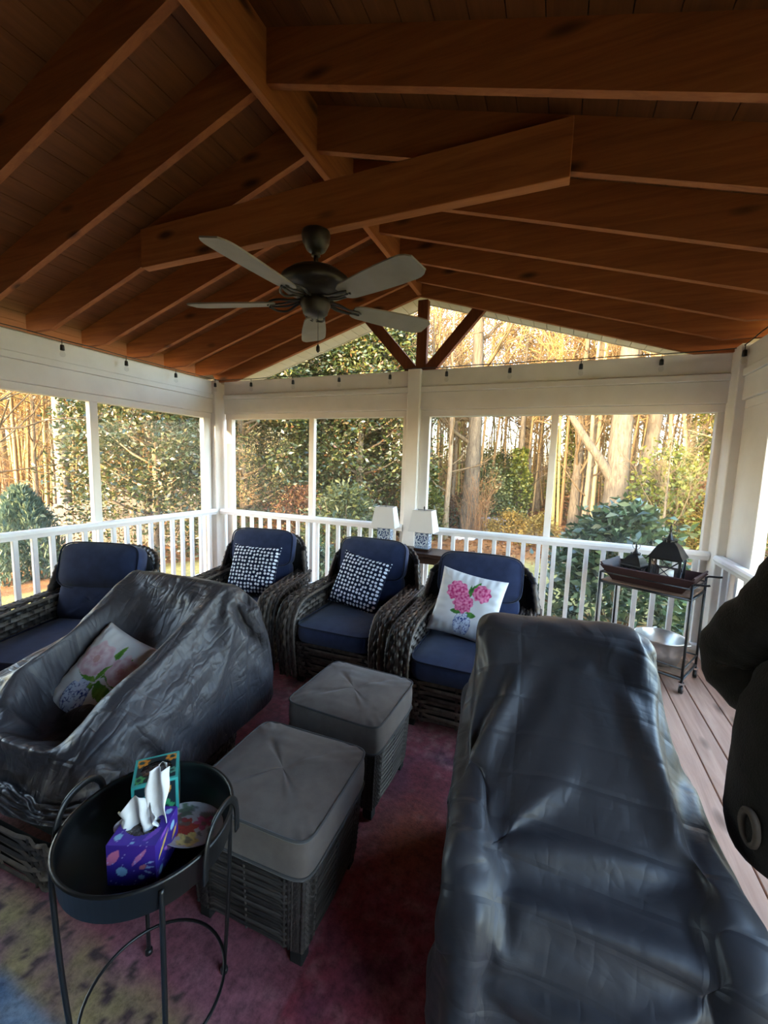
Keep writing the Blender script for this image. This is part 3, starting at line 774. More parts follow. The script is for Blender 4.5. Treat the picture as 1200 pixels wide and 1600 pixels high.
def nylon(name, creased):
    NY = NT(name); vv = NY.tex(); at_ = NY.n('Attribute', attribute_name='rest'); rv = at_.outputs['Vector']
    NY.set(NY.ramp(NY.noise(vv, 3, 3), ([(0.3, lin(46, 46, 50)), (0.7, lin(56, 55, 59))] if creased else [(0.3, lin(58, 56, 60)), (0.7, lin(74, 71, 75))])), 0.46, 0, 0.35)
    def ridged(scale, pw, rot):                                         # thin sharp crumple lines
        mp = NY.n('Mapping'); mp.inputs['Scale'].default_value = scale; mp.inputs['Rotation'].default_value = (0, 0, rot); NY.l(rv, mp.inputs[0])
        q = NY.noise(mp.outputs[0], 1.0, 2, 0.5, 0.4); s_ = NY.n('Math', operation='SUBTRACT'); NY.l(q, s_.inputs[0]); s_.inputs[1].default_value = 0.5
        a = NY.n('Math', operation='ABSOLUTE'); NY.l(s_.outputs[0], a.inputs[0]); m = NY.n('Math', operation='MULTIPLY'); NY.l(a.outputs[0], m.inputs[0]); m.inputs[1].default_value = pw
        i = NY.n('Math', operation='MINIMUM'); NY.l(m.outputs[0], i.inputs[0]); i.inputs[1].default_value = 1.0; return i.outputs[0]
    h = NY.mix(0.5, ridged((6, 15, 1), 7, 0.5), ridged((16, 7, 1), 7, -0.4))
    h = NY.mix(0.30, h, NY.noise(rv, 24, 3, 0.6))
    if creased:                                                         # the square creases it was folded along
        sx = NY.n('SeparateXYZ'); NY.l(rv, sx.inputs[0]); hs = []
        for ax, pitch, off in ((1, 0.118, 0.03), (0, 0.44, 0.21)):
            o = NY.n('Math', operation='ADD'); NY.l(sx.outputs[ax], o.inputs[0]); o.inputs[1].default_value = off+4*pitch
            p_ = NY.n('Math', operation='PINGPONG'); NY.l(o.outputs[0], p_.inputs[0]); p_.inputs[1].default_value = pitch/2
            d = NY.n('Math', operation='DIVIDE'); NY.l(p_.outputs[0], d.inputs[0]); d.inputs[1].default_value = 0.012
            m = NY.n('Math', operation='MINIMUM'); NY.l(d.outputs[0], m.inputs[0]); m.inputs[1].default_value = 1.0; hs.append(m.outputs[0])
        q = NY.n('Math', operation='MINIMUM'); NY.l(hs[0], q.inputs[0]); NY.l(hs[1], q.inputs[1])
        h = NY.mix(0.45, h, q.outputs[0])
    NY.bump(h, 0.30 if creased else 0.55, 0.012 if creased else 0.015); return NY.m
def covered(label, draped, mat, sp_):
    t = thing('covered_armchair', label, 'armchair', group='armchairs under dark covers'); t.matrix_world = draped[1]
    c = obj('cover', draped[0], mat, t, True); sb = c.modifiers.new('smooth', 'SUBSURF'); sb.levels = 1; sb.render_levels = 2
    hw, y0, y1 = sp_['half']-.03+sp_['swell'], sp_['front']+.03-sp_['swell'], sp_['rear']-.06; sp = lambda x, p: math.copysign(abs(x)**p, x)
    def sk(u, v): th_ = 2*PI*u; k = 0.94+0.06*v; return (hw*k*sp(math.cos(th_), 0.3), (y0+y1)/2+(y1-y0)/2*k*sp(math.sin(th_), 0.3), 0.03+0.22*v)
    mb = MB(); weave(mb, sk, 72, 9, amp=0.005, hw=0.44, bulge=0.004, k=3, closed=True, stakes=0.008); b = obj('base', mb, WICK, t, True)
    obj('base_lining', MB().grid(lambda u, v: (lambda q: (q[0]*0.97, (q[1]-(y0+y1)/2)*0.97+(y0+y1)/2, q[2]))(sk(u, v)), 40, 1, cu=True).box((-hw*.9, y0+.05, .235), (hw*.9, y1-.05, .245)), INNER, b)
    return t
covered('low armchair under a crumpled dark cover, a peony pillow lying on it', DRAPED[0], nylon('crumpled_nylon', False), SPEC_L)
covered('tall armchair under a smooth dark cover beside the person in black', DRAPED[1], nylon('folded_nylon', True), SPEC_R)

# ------------------------------------------------------------------ rug
def rug_col(co, n_):
    x, y = co.x, co.y
    n1 = noise.noise(Vector((x*2.2, y*2.2, 0.3))); n2 = noise.noise(Vector((x*7, y*7, 5))); n3 = noise.noise(Vector((x*22, y*22, 9)))
    yy = y+0.018*n2
    red = mix3(lin(118, 42, 54), lin(156, 70, 84), 0.5+0.8*n1+0.4*n2)
    red = mix3(red, lin(92, 50, 70), max(0, n2*1.2)); red = mix3(red, lin(176, 124, 124), max(0, n3*0.7+n1*0.5))
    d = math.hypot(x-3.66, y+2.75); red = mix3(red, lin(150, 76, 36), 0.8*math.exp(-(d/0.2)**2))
    if x < 3.5 and yy < -3.05: red = mix3(red, lin(168, 112, 122), 0.55*min(1, (-3.05-yy)*3)+0.35*n2)
    c = red
    if yy < -3.48:
        gold = mix3(lin(158, 138, 92), lin(136, 100, 100), 0.4+n2+0.6*n3); c = mix3(red, gold, min(1, (-3.48-yy)*12))
        if n3 > 0.34: c = lin(84, 62, 60)
    if yy < -3.655:
        blue = mix3(lin(78, 104, 136), lin(130, 146, 160), 0.5+n2+0.7*n3); c = mix3(c, blue, min(1, (-3.655-yy)*30))
    return c
rug = obj('rug', MB().grid(lambda u, v: (0.75+3.85*u, -4.55+3.15*v, 0.0112), 260, 220), None, None)
mb = MB().box((0.75, -4.55, 0.0004), (4.60, -1.40, 0.010))
t = NT('rug_pile'); a_ = t.n('VertexColor', layer_name='print'); f1 = t.noise(t.tex(), 160, 3, 0.7); f2 = t.noise(t.tex(), 45, 4, 0.7)
t.set(t.mix(0.75, a_.outputs[0], t.ramp(f2, [(0.3, (0.35, 0.3, 0.32, 1)), (0.5, (0.9, 0.85, 0.85, 1)), (0.75, (1.5, 1.4, 1.4, 1))]), 'MULTIPLY'), 0.95, 0, 0.1, 0.2)
t.bump(t.mix(0.5, f1, f2), 0.5, 0.006); rug.data.materials.append(t.m); paint(rug, rug_col)
tag(rug, 'faded red and pink rug with a blue and gold border on the porch floor', 'rug')
obj('backing', mb, simple('rug_backing', lin(110, 70, 74), lin(120, 80, 84), 0.95), rug)

# ------------------------------------------------------------------ tray table
TX, TY = 3.185, -3.552; TZ = 0.552
tb = thing('tray_table', 'round black metal tray table with two handles holding the tissue boxes', 'table', (TX, TY, RUGZ))
h = TZ-RUGZ
prof = [(0.0, h-0.006), (0.192, h-0.006), (0.199, h-0.001), (0.204, h+0.064), (0.209, h+0.067), (0.210, h+0.072), (0.205, h+0.076), (0.200, h+0.072), (0.199, h+0.062), (0.196, h+0.004), (0.0, h)]
obj('tray', MB().lathe(prof, 72, cap=False), BLACK, tb, True)
for a in (R(14), R(194)):
    d = Vector((math.cos(a), math.sin(a), 0)); s_ = Vector((-d.y, d.x, 0)); mb = MB()
    pts = cat([d*0.205+s_*k*0.075+Vector((0, 0, h+z_)) for k, z_ in ((-1, 0.0), (-1.0, 0.05), (-0.85, 0.095), (-0.4, 0.125), (0.4, 0.125), (0.85, 0.095), (1.0, 0.05), (1, 0.0))], 5)
    for i in range(len(pts)-1):
        pass
    n = Vector((0, 0, 0)); vs = []; fs = []
    for i, q in enumerate(pts):
        tg = (pts[min(i+1, len(pts)-1)]-pts[max(0, i-1)]).normalized(); o_ = d; n_ = tg.cross(o_)
        for e, g in ((-1, -1), (1, -1), (1, 1), (-1, 1)): vs.append(q+o_*e*0.0025+n_*g*0.009)
    for i in range(len(pts)-1):
        for k in range(4): l = (k+1) % 4; fs.append((i*4+k, i*4+l, i*4+4+l, i*4+4+k))
    fs += [(0, 1, 2, 3), tuple(len(vs)-4+k for k in (3, 2, 1, 0))]
    obj('handle', mb.add(vs, fs), BLACK, tb, True, fix=True)
for a in (58, 148, 238, 328):
    d = Vector((math.cos(R(a)), math.sin(R(a)), 0))
    pts = [d*0.204+Vector((0, 0, h+0.05)), d*0.206+Vector((0, 0, h-0.02)), d*0.198+Vector((0, 0, h*0.5)), d*0.182+Vector((0, 0, 0.012))]
    mb = MB().tube(cat(pts, 4), 0.0062, 6).lathe([(0.011, 0), (0.011, 0.012), (0.006, 0.016)], 10, c=d*0.182)
    obj('leg', mb, BLACK, tb, True)
obj('brace_ring', MB().tube([Vector((0.178*math.cos(2*PI*i/48), 0.178*math.sin(2*PI*i/48), 0.085)) for i in range(48)], 0.0045, 6, closed=True), BLACK, tb, True)

def card_box(name, label, cxy, rz, s, hh, fn, edge):
    n = 40; mb = MB(); hs = s/2
    fs = [lambda u, v: (-hs+s*u, -hs, hh*v), lambda u, v: (hs, -hs+s*u, hh*v), lambda u, v: (hs-s*u, hs, hh*v), lambda u, v: (-hs, hs-s*u, hh*v)]
    for f in fs: mb.grid(f, n, n)
    def top(u, v):                                                   # the top, with an oval opening
        return (-hs+s*u, -hs+s*v, hh)
    g = MB().grid(top, n, n); keep = []
    for f in g.f:
        c = sum((Vector(g.v[i]) for i in f), Vector())/4
        if (c.x/(s*0.34))**2+(c.y/(s*0.27))**2 > 1: keep.append(f)
    mb.add(g.v, keep); mb.grid(lambda u, v: (-hs+s*u, hs-s*v, 0), 2, 2)
    o = obj(name, mb, PRINTC); paint(o, lambda co, nr: fn(co, nr, s, hh)); tag(o, label, 'tissue box')
    o.location = (cxy[0], cxy[1], TZ+0.0012); o.rotation_euler = (0, 0, rz); return o
def facexy(co, nr, s, hh):
    if abs(co.z-hh) < 1e-5 and abs(co.x) < s/2-1e-6 and abs(co.y) < s/2-1e-6: return co.x/s+.5, co.y/s+.5, 2
    if abs(abs(co.y)-s/2) < 1e-6: return co.x/s+.5, co.z/hh, (0 if co.y < 0 else 3)
    return co.y/s+.5, co.z/hh, 1
def purple(co, nr, s, hh):
    x, y, f = facexy(co, nr, s, hh); c = mix3(lin(44, 34, 122), lin(74, 44, 150), x*0.6+0.3*y)
    if f == 2: c = mix3(lin(82, 52, 160), lin(64, 44, 146), x)
    for cx, cy, r in {0: ((0.30, 0.36, .115), (0.70, 0.22, .06)), 1: ((0.2, 0.2, .09), (0.75, 0.75, .10), (.55, .35, .05)), 2: ((.14, .20, .08), (.88, .86, .07), (.5, .06, .03)), 3: ((.3, .5, .1),)}[f]:
        if math.hypot(x-cx, y-cy) < r: c = lin(140, 186, 214)
    L = {0: ((0.50, 0.48, 0.82, 0.92, .05, (176, 108, 158)), (0.80, 0.55, 0.97, 0.62, .018, (170, 200, 226)), (0.76, 0.46, 0.97, 0.47, .018, (170, 200, 226)), (0.76, 0.38, 0.95, 0.30, .018, (170, 200, 226)), (0.66, 0.42, 0.8, 0.52, .05, (206, 120, 130)), (0.0, 0.5, 0.26, 0.88, .1, (180, 100, 140))),
         1: ((.1, .5, .55, .85, .05, (206, 170, 90)), (.35, .55, .75, .2, .05, (190, 120, 200)), (.7, .4, .95, .6, .06, (222, 180, 90)), (.2, .9, .5, .95, .04, (150, 90, 190)), (.75, .05, .95, .3, .05, (160, 96, 190))),
         2: ((.70, .1, .92, .45, .06, (120, 76, 190)), (.05, .55, .2, .9, .05, (60, 110, 190))), 3: ()}[f]
    for x0, y0, x1, y1, wd, k in L:
        if leafm(x, y, x0, y0, x1, y1, wd): c = lin(*k)
    if noise.noise(Vector((co.x*420, co.y*420, co.z*420))) > 0.62: c = lin(170, 170, 220)
    return c
def teal(co, nr, s, hh):
    x, y, f = facexy(co, nr, s, hh); e = min(x, 1-x, y, 1-y)
    if e < 0.055: return lin(64, 170, 164)
    c = lin(22, 42, 50)
    D = {0: ((.72, .34, .17, (56, 150, 96)), (.36, .24, .12, (96, 178, 190)), (.12, .34, .13, (196, 120, 60))), 1: ((.3, .3, .15, (196, 120, 60)), (.7, .6, .14, (56, 150, 96))), 2: ((.16, .82, .15, (214, 138, 46)), (.84, .84, .14, (214, 138, 46)), (.14, .2, .12, (70, 150, 90)), (.86, .3, .1, (90, 150, 130))), 3: ((.5, .5, .2, (56, 150, 96)),)}[f]
    for cx, cy, r, k in D:
        d = math.hypot(x-cx, y-cy)
        if d < r*(1+0.18*math.sin(6*math.atan2(y-cy, x-cx))): c = lin(*k) if d > r*0.45 else lin(20, 60, 60)
    if f == 0 and leafm(x, y, .56, .58, .84, .84, .09): c = lin(216, 150, 60)
    if f == 0 and abs(math.hypot(x-.1, y-1.1)-.45) < .04: c = lin(96, 200, 196)
    return c
bx1 = card_box('tissue_box', 'purple tissue box with planets and rockets, a white tissue standing out of it', (3.226, -3.600), R(24.5), 0.114, 0.106, purple, None)
bx2 = card_box('tissue_box', 'unopened teal tissue box behind the purple one, clear film over its opening', (3.112, -3.470), R(47), 0.114, 0.128, teal, None)
TISS = simple('tissue_paper', lin(214, 214, 216), lin(226, 226, 228), 0.9, 30, bump=0.15, bsc=50)
def tissue():
    mb = MB()
    def fan(u, v):                                                    # the folded sheet: a wide low fold ...
        a = (u-0.5); z = 0.075*v; w_ = 0.084-0.016*v+0.010*math.sin(9*v)
        y = 0.010*math.sin(u*15+v*3)*(1-0.35*v)+0.012*(0.5-abs(a))+0.008*v
        return (-0.012+a*w_, y-0.006, z*(0.85+0.25*math.cos(a*6)))
    mb.grid(fan, 26, 14)
    def tall(u, v):                                                   # ... and a tall corner
        a = (u-0.5); z = 0.135*v; w_ = 0.058*(1-0.40*v)+0.004*math.sin(12*v)
        y = 0.012*math.sin(u*9+1+v*4)*(1-0.3*v)+0.012*v
        return (0.012+0.012*v+a*w_, y+0.012, z)
    mb.grid(tall, 18, 18); return mb
ti = obj('tissue', tissue(), TISS, bx1, True, loc=(0, 0, 0.092)); ti.scale = (1.25, 1.2, 1.05); 
sm = ti.modifiers.new('thick', 'SOLIDIFY'); sm.thickness = 0.0012
FILM = NT('clear_film'); FILM.set(lin(90, 84, 86), 0.12, 0.6, 0.8); FILM.bump(FILM.noise(FILM.tex(), 60, 3), 0.9, 0.01)
def film(s): return MB().grid(lambda u, v: (s*0.34*1.02*v*math.cos(2*PI*u), s*0.27*1.02*v*math.sin(2*PI*u), -0.0035+0.004*noise.noise(Vector((v*math.cos(2*PI*u)*3, v*math.sin(2*PI*u)*3, 2)))), 30, 8, cu=True)
obj('film', film(0.114), FILM.m, bx2, True, loc=(0, 0, 0.128))
obj('film', film(0.114), FILM.m, bx1, True, loc=(0, 0, 0.1025))
obj('tissue', MB().grid(lambda u, v: (0.016+0.022*(u-.5), 0.004+0.02*math.sin(u*4)*(1-v), 0.016*v*(1-abs(u-.5))), 8, 6), TISS, bx2, True, loc=(0, 0, 0.1265))
# the flowered paper plate
def plate_col(co, n_):
    x, y = co.x/0.09, co.y/0.09; c = lin(170, 168, 170)
    for cx, cy, r, k in ((-0.1, -0.05, .34, (168, 58, 50)), (.35, .28, .26, (176, 76, 110)), (-.45, .3, .25, (150, 60, 70)), (.1, -.5, .28, (206, 190, 120)), (-.3, .65, .2, (92, 110, 90))):
        d, e = petal(x, y, cx, cy, r, 5, cx*9, .5)
        if e < 0: c = mix3(lin(*k), lin(60, 40, 40), 0.5*noise.noise(Vector((x*12, y*12, 1)))+0.1)
    if noise.noise(Vector((x*4.2, y*4.2, 7))) > 0.22: c = mix3(c, lin(84, 92, 84), 0.75)
    return c
pl_ = obj('paper_plate', MB().grid(lambda u, v: (0.086*v*math.cos(2*PI*u), 0.086*v*math.sin(2*PI*u), 0.003+0.012*max(0, (v-.72)/.28)**1.3), 64, 30, cu=True), PRINTC, None, True)
paint(pl_, plate_col); sm = pl_.modifiers.new('thick', 'SOLIDIFY'); sm.thickness = 0.0015
pl_.location = (3.262, -3.497, TZ+0.020); pl_.rotation_euler = (R(-8), R(12), R(30))
tag(pl_, 'flowered paper plate lying beside the tissue boxes on the tray table', 'plate')

# ------------------------------------------------------------------ console table and the two lamps
CT = 0.735
co_ = thing('console_table', 'narrow dark wood console table behind the navy armchairs, under the two lamps', 'table', (2.78, -0.37, 0))
obj('table_top', MB().box((-0.62, -0.17, CT-0.03), (0.62, 0.15, CT), 0.004), DARKW, co_)
obj('apron', MB().box((-0.57, -0.14, CT-0.10), (0.57, 0.12, CT-0.031), 0.003), DARKW, co_)
for x in (-0.55, 0.55):
    for y in (-0.125, 0.105): obj('leg', MB().box((x-0.022, y-0.022, 0.001), (x+0.022, y+0.022, CT-0.101), 0.003), DARKW, co_)
SHADE = NT('linen_shade'); SHADE.set(lin(216, 212, 208), 0.9, 0, 0.2); SHADE.bump(SHADE.noise(SHADE.tex(), 400, 2), 0.1, 0.002); SHADE = SHADE.m
def lamp_col(co, n_):
    c = lin(196, 206, 216); blue = lin(38, 58, 104)
    t_ = (co.x if abs(n_.y) > abs(n_.x) else co.y)/0.07; z = (co.z-0.115)/0.07
    d = math.hypot(t_, z); a = math.atan2(z, t_)
    k = noise.noise(Vector((t_*7, z*7, 3)))
    if d < 0.82:
        v = math.sin(d*13+1.8*math.sin(5*a))*0.6+k*0.8
        c = mix3(blue, c, v*2+0.45)
    elif d < 0.92: c = lin(206, 214, 222)
    elif abs(z) < 1.05: c = mix3(blue, c, abs(noise.noise(Vector((t_*9, z*9, 8))))*5-0.4)
    if z < -1.02: c = mix3(lin(70, 104, 146), c, 0.5+0.5*math.sin(t_*24)) if z > -1.25 else lin(84, 116, 152)
    return c
def make_lamp(label, loc, rz):
    t = thing('table_lamp', label, 'lamp', loc, rz, 'blue and white table lamps')
    obj('plinth', MB().box((-0.078, -0.058, 0.001), (0.078, 0.058, 0.022), 0.004), DARKW, t)
    mb = MB(); n = 30
    for f in (lambda u, v: (-0.07+0.14*u, -0.05, 0.022+0.178*v), lambda u, v: (0.07, -0.05+0.10*u, 0.022+0.178*v), lambda u, v: (0.07-0.14*u, 0.05, 0.022+0.178*v), lambda u, v: (-0.07, 0.05-0.10*u, 0.022+0.178*v)): mb.grid(f, n, n)
    mb.box((-0.07, -0.05, 0.199), (0.07, 0.05, 0.2025))
    b = obj('base', mb, PRINTG, t); paint(b, lamp_col)
    obj('neck', MB().lathe([(0.018, 0.2026), (0.010, 0.212), (0.010, 0.24), (0.004, 0.245), (0.004, 0.405), (0.007, 0.408), (0.010, 0.418), (0.005, 0.432), (0.0, 0.436)], 12), BRONZE, t, True)
    def sh(u, v, o=0.0):
        k = 0.128-0.033*v-o; kk = k*0.72
        q = u*4; i = int(q) % 4; f = q-int(q)
        cs = [(-k, -kk), (k, -kk), (k, kk), (-k, kk)]; a, b2 = cs[i], cs[(i+1) % 4]
        return (a[0]+(b2[0]-a[0])*f, a[1]+(b2[1]-a[1])*f, 0.190+0.205*v)
    mb = MB().grid(lambda u, v: sh(u, v), 4, 1, cu=True)
    s_ = obj('lamp_shade', mb, SHADE, t); m = s_.modifiers.new('thick', 'SOLIDIFY'); m.thickness = 0.004
    obj('shade_trim', MB().tube([sh(i/4, 1) for i in range(4)], 0.004, 5, closed=True).tube([sh(i/4, 0) for i in range(4)], 0.004, 5, closed=True), SHADE, s_)
    obj('harp', MB().box((-0.09, -0.002, 0.396), (0.09, 0.002, 0.399)), BRONZE, t)
    return t
lamp = make_lamp('blue and white table lamp in front of the middle post, clear of the armchairs', (2.935, -0.36, CT), R(-3))
dup(lamp, (2.505, -0.30, CT), R(4), 'blue and white table lamp showing over the back of the middle armchair')
# the plug with its cord, in the gap between two armchairs
pg = thing('power_adapter', 'grey outdoor power adapter with its cord between two navy armchairs', 'adapter', (2.888, -0.76, 0.0))
obj('body', superell(MB(), (0, 0, 0.12), 0.035, 0.03, 0.05, 0.5, 0.5), GREYPL, pg, True)
obj('plug', MB().lathe([(0.012, 0.165), (0.012, 0.2), (0.006, 0.215)], 10), BLACK, pg, True)
obj('stake', MB().lathe([(0.012, 0.0), (0.009, 0.08)], 8), BLACK, pg, True)
obj('cord', MB().tube(cat([(0, 0, 0.213), (0.02, 0.02, 0.235), (0.08, 0.1, 0.262), (0.22, 0.25, 0.33)], 6), 0.003, 5), BLACK, pg, True)

# ------------------------------------------------------------------ bar cart with its tray, lanterns and tub
ca = math.atan2(-0.38, 0.92)
cart = thing('bar_cart', 'black metal bar cart with two wooden shelves in the corner by the right post', 'cart', (4.84, -0.52, 0.0), math.atan2(-0.275, 0.55))
CW, CD, CS1, CS2 = 0.305, 0.185, 0.70, 0.118
def rod(mb, a, b, r=0.009): mb.tube([a, b], r, 8); return mb
for sx in (-1, 1):
    for sy in (-1, 1):
        obj('leg', rod(MB(), (sx*CW, sy*CD, 0.085), (sx*CW, sy*CD, 0.80 if sx > 0 else 0.765)), BLACK, cart, True)
        whl = thing('caster', '', '', (sx*CW, sy*CD, 0)); del whl['label']; del whl['category']; whl.parent = cart
        obj('wheel', MB().tube([(-0.011, 0.012, 0.03), (0.011, 0.012, 0.03)], 0.0295, 16), BLACK, whl, True)
        obj('fork', MB().box((-0.016, -0.004, 0.028), (-0.012, 0.02, 0.078)).box((0.012, -0.004, 0.028), (0.016, 0.02, 0.078)).lathe([(0.018, 0.076), (0.018, 0.086)], 12), CHROME, whl)
for z, nm in ((CS1, 'upper_frame'), (CS2, 'lower_frame')):
    mb = MB()
    for a, b in (((-CW, -CD), (CW, -CD)), ((CW, -CD), (CW, CD)), ((CW, CD), (-CW, CD)), ((-CW, CD), (-CW, -CD))):
        rod(mb, (a[0], a[1], z-0.012), (b[0], b[1], z-0.012)); rod(mb, (a[0], a[1], z+0.065), (b[0], b[1], z+0.065), 0.006)
    obj(nm, mb, BLACK, cart, True)
    for k in range(3):
        y0 = -CD+0.01+k*0.117; obj('shelf_board', MB().box((-CW+0.01, y0, z-0.012), (CW-0.01, y0+0.114, z+0.004), 0.002), CARTW, cart)
mb = MB()                                                              # push handle: two hooked rods at the right end
for y in (-CD, CD): mb.tube(cat([(CW, y, 0.79), (CW+0.015, y, 0.805), (CW+0.075, y, 0.812), (CW+0.095, y, 0.818)], 4), 0.008, 7)
obj('handle', mb, BLACK, cart, True)
for k in range(3):                                                      # stemware wires below the top shelf
    x = -0.02+k*0.11
    obj('glass_rail', MB().tube(cat([(x-0.05, -0.15, 0.676), (x-0.05, 0.1, 0.660), (x-0.018, 0.13, 0.654), (x+0.018, 0.13, 0.654), (x+0.05, 0.1, 0.660), (x+0.05, -0.15, 0.676)], 6), 0.003, 5), BLACK, cart, True)
# the dough-bowl tray: slanted sides
tr = thing('wooden_tray', 'dark wooden tray with slanted sides on top of the bar cart', 'tray', (4.84, -0.52, CS1+0.006), math.atan2(-0.275, 0.55))
bx_, by_, tx_, ty_, hz, th = 0.235, 0.125, 0.315, 0.185, 0.115, 0.012
obj('bottom', MB().box((-bx_, -by_, 0.0), (bx_, by_, th)), TRAYW, tr)
def sideboard(p, q, pt, qt, nrm, hole=False):
    p, q, pt, qt = map(Vector, (p, q, pt, qt)); n_ = Vector(nrm)*th; vs = []; fs = []
    L = [p, q, qt, pt]; return MB().add(L+[x-n_ for x in L], [(0, 1, 2, 3), (7, 6, 5, 4), (0, 4, 5, 1), (1, 5, 6, 2), (2, 6, 7, 3), (3, 7, 4, 0)])
obj('long_side', sideboard((-bx_, -by_, 0), (bx_, -by_, 0), (-tx_, -ty_, hz), (tx_, -ty_, hz), (0, -0.87, -0.5)), TRAYW, tr, fix=True)
obj('long_side', sideboard((-bx_, by_, 0), (bx_, by_, 0), (-tx_, ty_, hz), (tx_, ty_, hz), (0, 0.87, -0.5)), TRAYW, tr, fix=True)
for s_ in (-1, 1):
    e = obj('end_board', sideboard((s_*bx_, -by_, 0), (s_*bx_, by_, 0), (s_*tx_, -ty_, hz+0.02), (s_*tx_, ty_, hz+0.02), (s_*0.8, 0, -0.6)), TRAYW, tr, fix=True)
    obj('hand_hole', MB().add([(s_*(bx_+(tx_-bx_)*k)-s_*0.012, y, hz*k+0.012) for k, y in ((0.62, -0.05), (0.62, 0.05), (0.85, 0.05), (0.85, -0.05))], [(0, 1, 2, 3)]), INNER, e)
CANDLE = simple('ivory_candle', lin(226, 218, 196), lin(232, 226, 206), 0.5)
LGLASS = PANE
def make_lantern(label, loc, rz, s, hb):
    """hb: body half width; s: body height"""
    t = thing('lantern', label, 'lantern', loc, rz, 'black candle lanterns')
    k = hb
    obj('base', MB().box((-k*1.08, -k*1.08, 0.0), (k*1.08, k*1.08, 0.014), 0.002).box((-k, -k, 0.014), (k, k, 0.026)), BLACK, t)
    for sx in (-1, 1):
        for sy in (-1, 1): obj('post', MB().box((sx*k-0.0075, sy*k-0.0075, 0.02), (sx*k+0.0075, sy*k+0.0075, s)), BLACK, t)
    for i in range(4):
        a = i*PI/2; M = Matrix.Rotation(a, 4, 'Z'); mb = MB()
        for p, q in (((-k, 0.03), (k, s-0.01)), ((k, 0.03), (-k, s-0.01))): mb.tube([M @ Vector((p[0], -k, p[1])), M @ Vector((q[0], -k, q[1]))], 0.0035, 5)
        for z in (0.03, s-0.008): mb.tube([M @ Vector((-k, -k, z)), M @ Vector((k, -k, z))], 0.006, 5)
        f = obj('lattice', mb, BLACK, t)
        obj('pane', MB().add([M @ Vector((x, -k+0.004, z)) for x, z in ((-k+.008, 0.03), (k-.008, 0.03), (k-.008, s-0.01), (-k+.008, s-0.01))], [(0, 1, 2, 3)]), LGLASS, t)
    rp = [(1.18, 0.0), (1.16, 0.06), (1.02, 0.2), (0.86, 0.42), (0.66, 0.66), (0.42, 0.82), (0.40, 0.84)]; rh = k*1.5; vs = []; fs = []
    for r_, z in rp: vs += [(sx*k*r_, sy*k*r_, s+z*rh) for sx, sy in ((-1, -1), (1, -1), (1, 1), (-1, 1))]
    for i in range(len(rp)-1):
        for c in range(4): d = (c+1) % 4; fs.append((i*4+c, i*4+d, i*4+4+d, i*4+4+c))
    fs += [(3, 2, 1, 0), tuple(len(vs)-4+c for c in range(4))]
    obj('roof', MB().add(vs, fs), BLACK, t, fix=True)
    z0 = s+0.84*rh; c0 = k*0.46
    cr = MB()
    for i in range(10):
        a = 2*PI*i/10; cr.tube([(c0*math.cos(a), c0*math.sin(a), z0-0.002), (c0*1.12*math.cos(a), c0*1.12*math.sin(a), z0+k*0.22)], k*0.045, 4)
    cr.tube([(c0*1.12*math.cos(2*PI*i/16), c0*1.12*math.sin(2*PI*i/16), z0+k*0.20) for i in range(16)], k*0.03, 4, closed=True)
    obj('gallery', cr, BLACK, t)
    obj('finial', MB().lathe([(c0*0.95, z0), (c0*0.7, z0+k*.18), (c0*0.38, z0+k*.42), (c0*0.2, z0+k*.7), (c0*.16, z0+k*.95), (c0*.34, z0+k*1.02), (c0*.14, z0+k*1.12), (c0*.24, z0+k*1.2), (0.001, z0+k*1.38)], 14), BLACK, t, True)
    obj('ring', MB().tube([(k*0.42*math.cos(2*PI*i/18), 0, z0+k*1.05+k*0.42*math.sin(2*PI*i/18)) for i in range(18)], k*0.03, 5, closed=True), BLACK, t)
    obj('candle', MB().lathe([(k*0.5, 0.026), (k*0.5, s*0.55), (k*0.42, s*0.56), (0.002, s*0.545)], 18), CANDLE, t, True)
    return t
cz = CS1+0.006+th+0.0005; crz = math.atan2(-0.275, 0.55); cM = Matrix.Translation((4.84, -0.52, cz)) @ Matrix.Rotation(crz, 4, 'Z')
make_lantern('large black lantern with crossed bars in the tray on the bar cart', tuple(cM @ Vector((0.095, 0.002, 0))), crz+R(4), 0.215, 0.094)
make_lantern('small black lantern beside the large one in the tray on the bar cart', tuple(cM @ Vector((-0.125, 0.0, 0))), crz-R(6), 0.112, 0.066)
tb_ = thing('metal_tub', 'round galvanised metal tub on the lower shelf of the bar cart', 'tub', tuple(Matrix.Translation((4.84, -0.52, CS2+0.0045)) @ Matrix.Rotation(crz, 4, 'Z') @ Vector((0.10, -0.005, 0))))
obj('bowl', MB().lathe([(0.0, 0.001), (0.115, 0.001), (0.13, 0.01), (0.158, 0.10), (0.172, 0.188), (0.178, 0.192), (0.178, 0.197), (0.170, 0.197), (0.168, 0.19), (0.152, 0.09), (0.125, 0.014), (0.0, 0.010)], 48, cap=False), GALV, tb_, True)
for s_ in (-1, 1):
    obj('handle', MB().tube(cat([(s_*0.166, -0.04, 0.16), (s_*0.195, -0.03, 0.165), (s_*0.2, 0.0, 0.167), (s_*0.195, 0.03, 0.165), (s_*0.166, 0.04, 0.16)], 4), 0.004, 6), GALV, tb_, True)

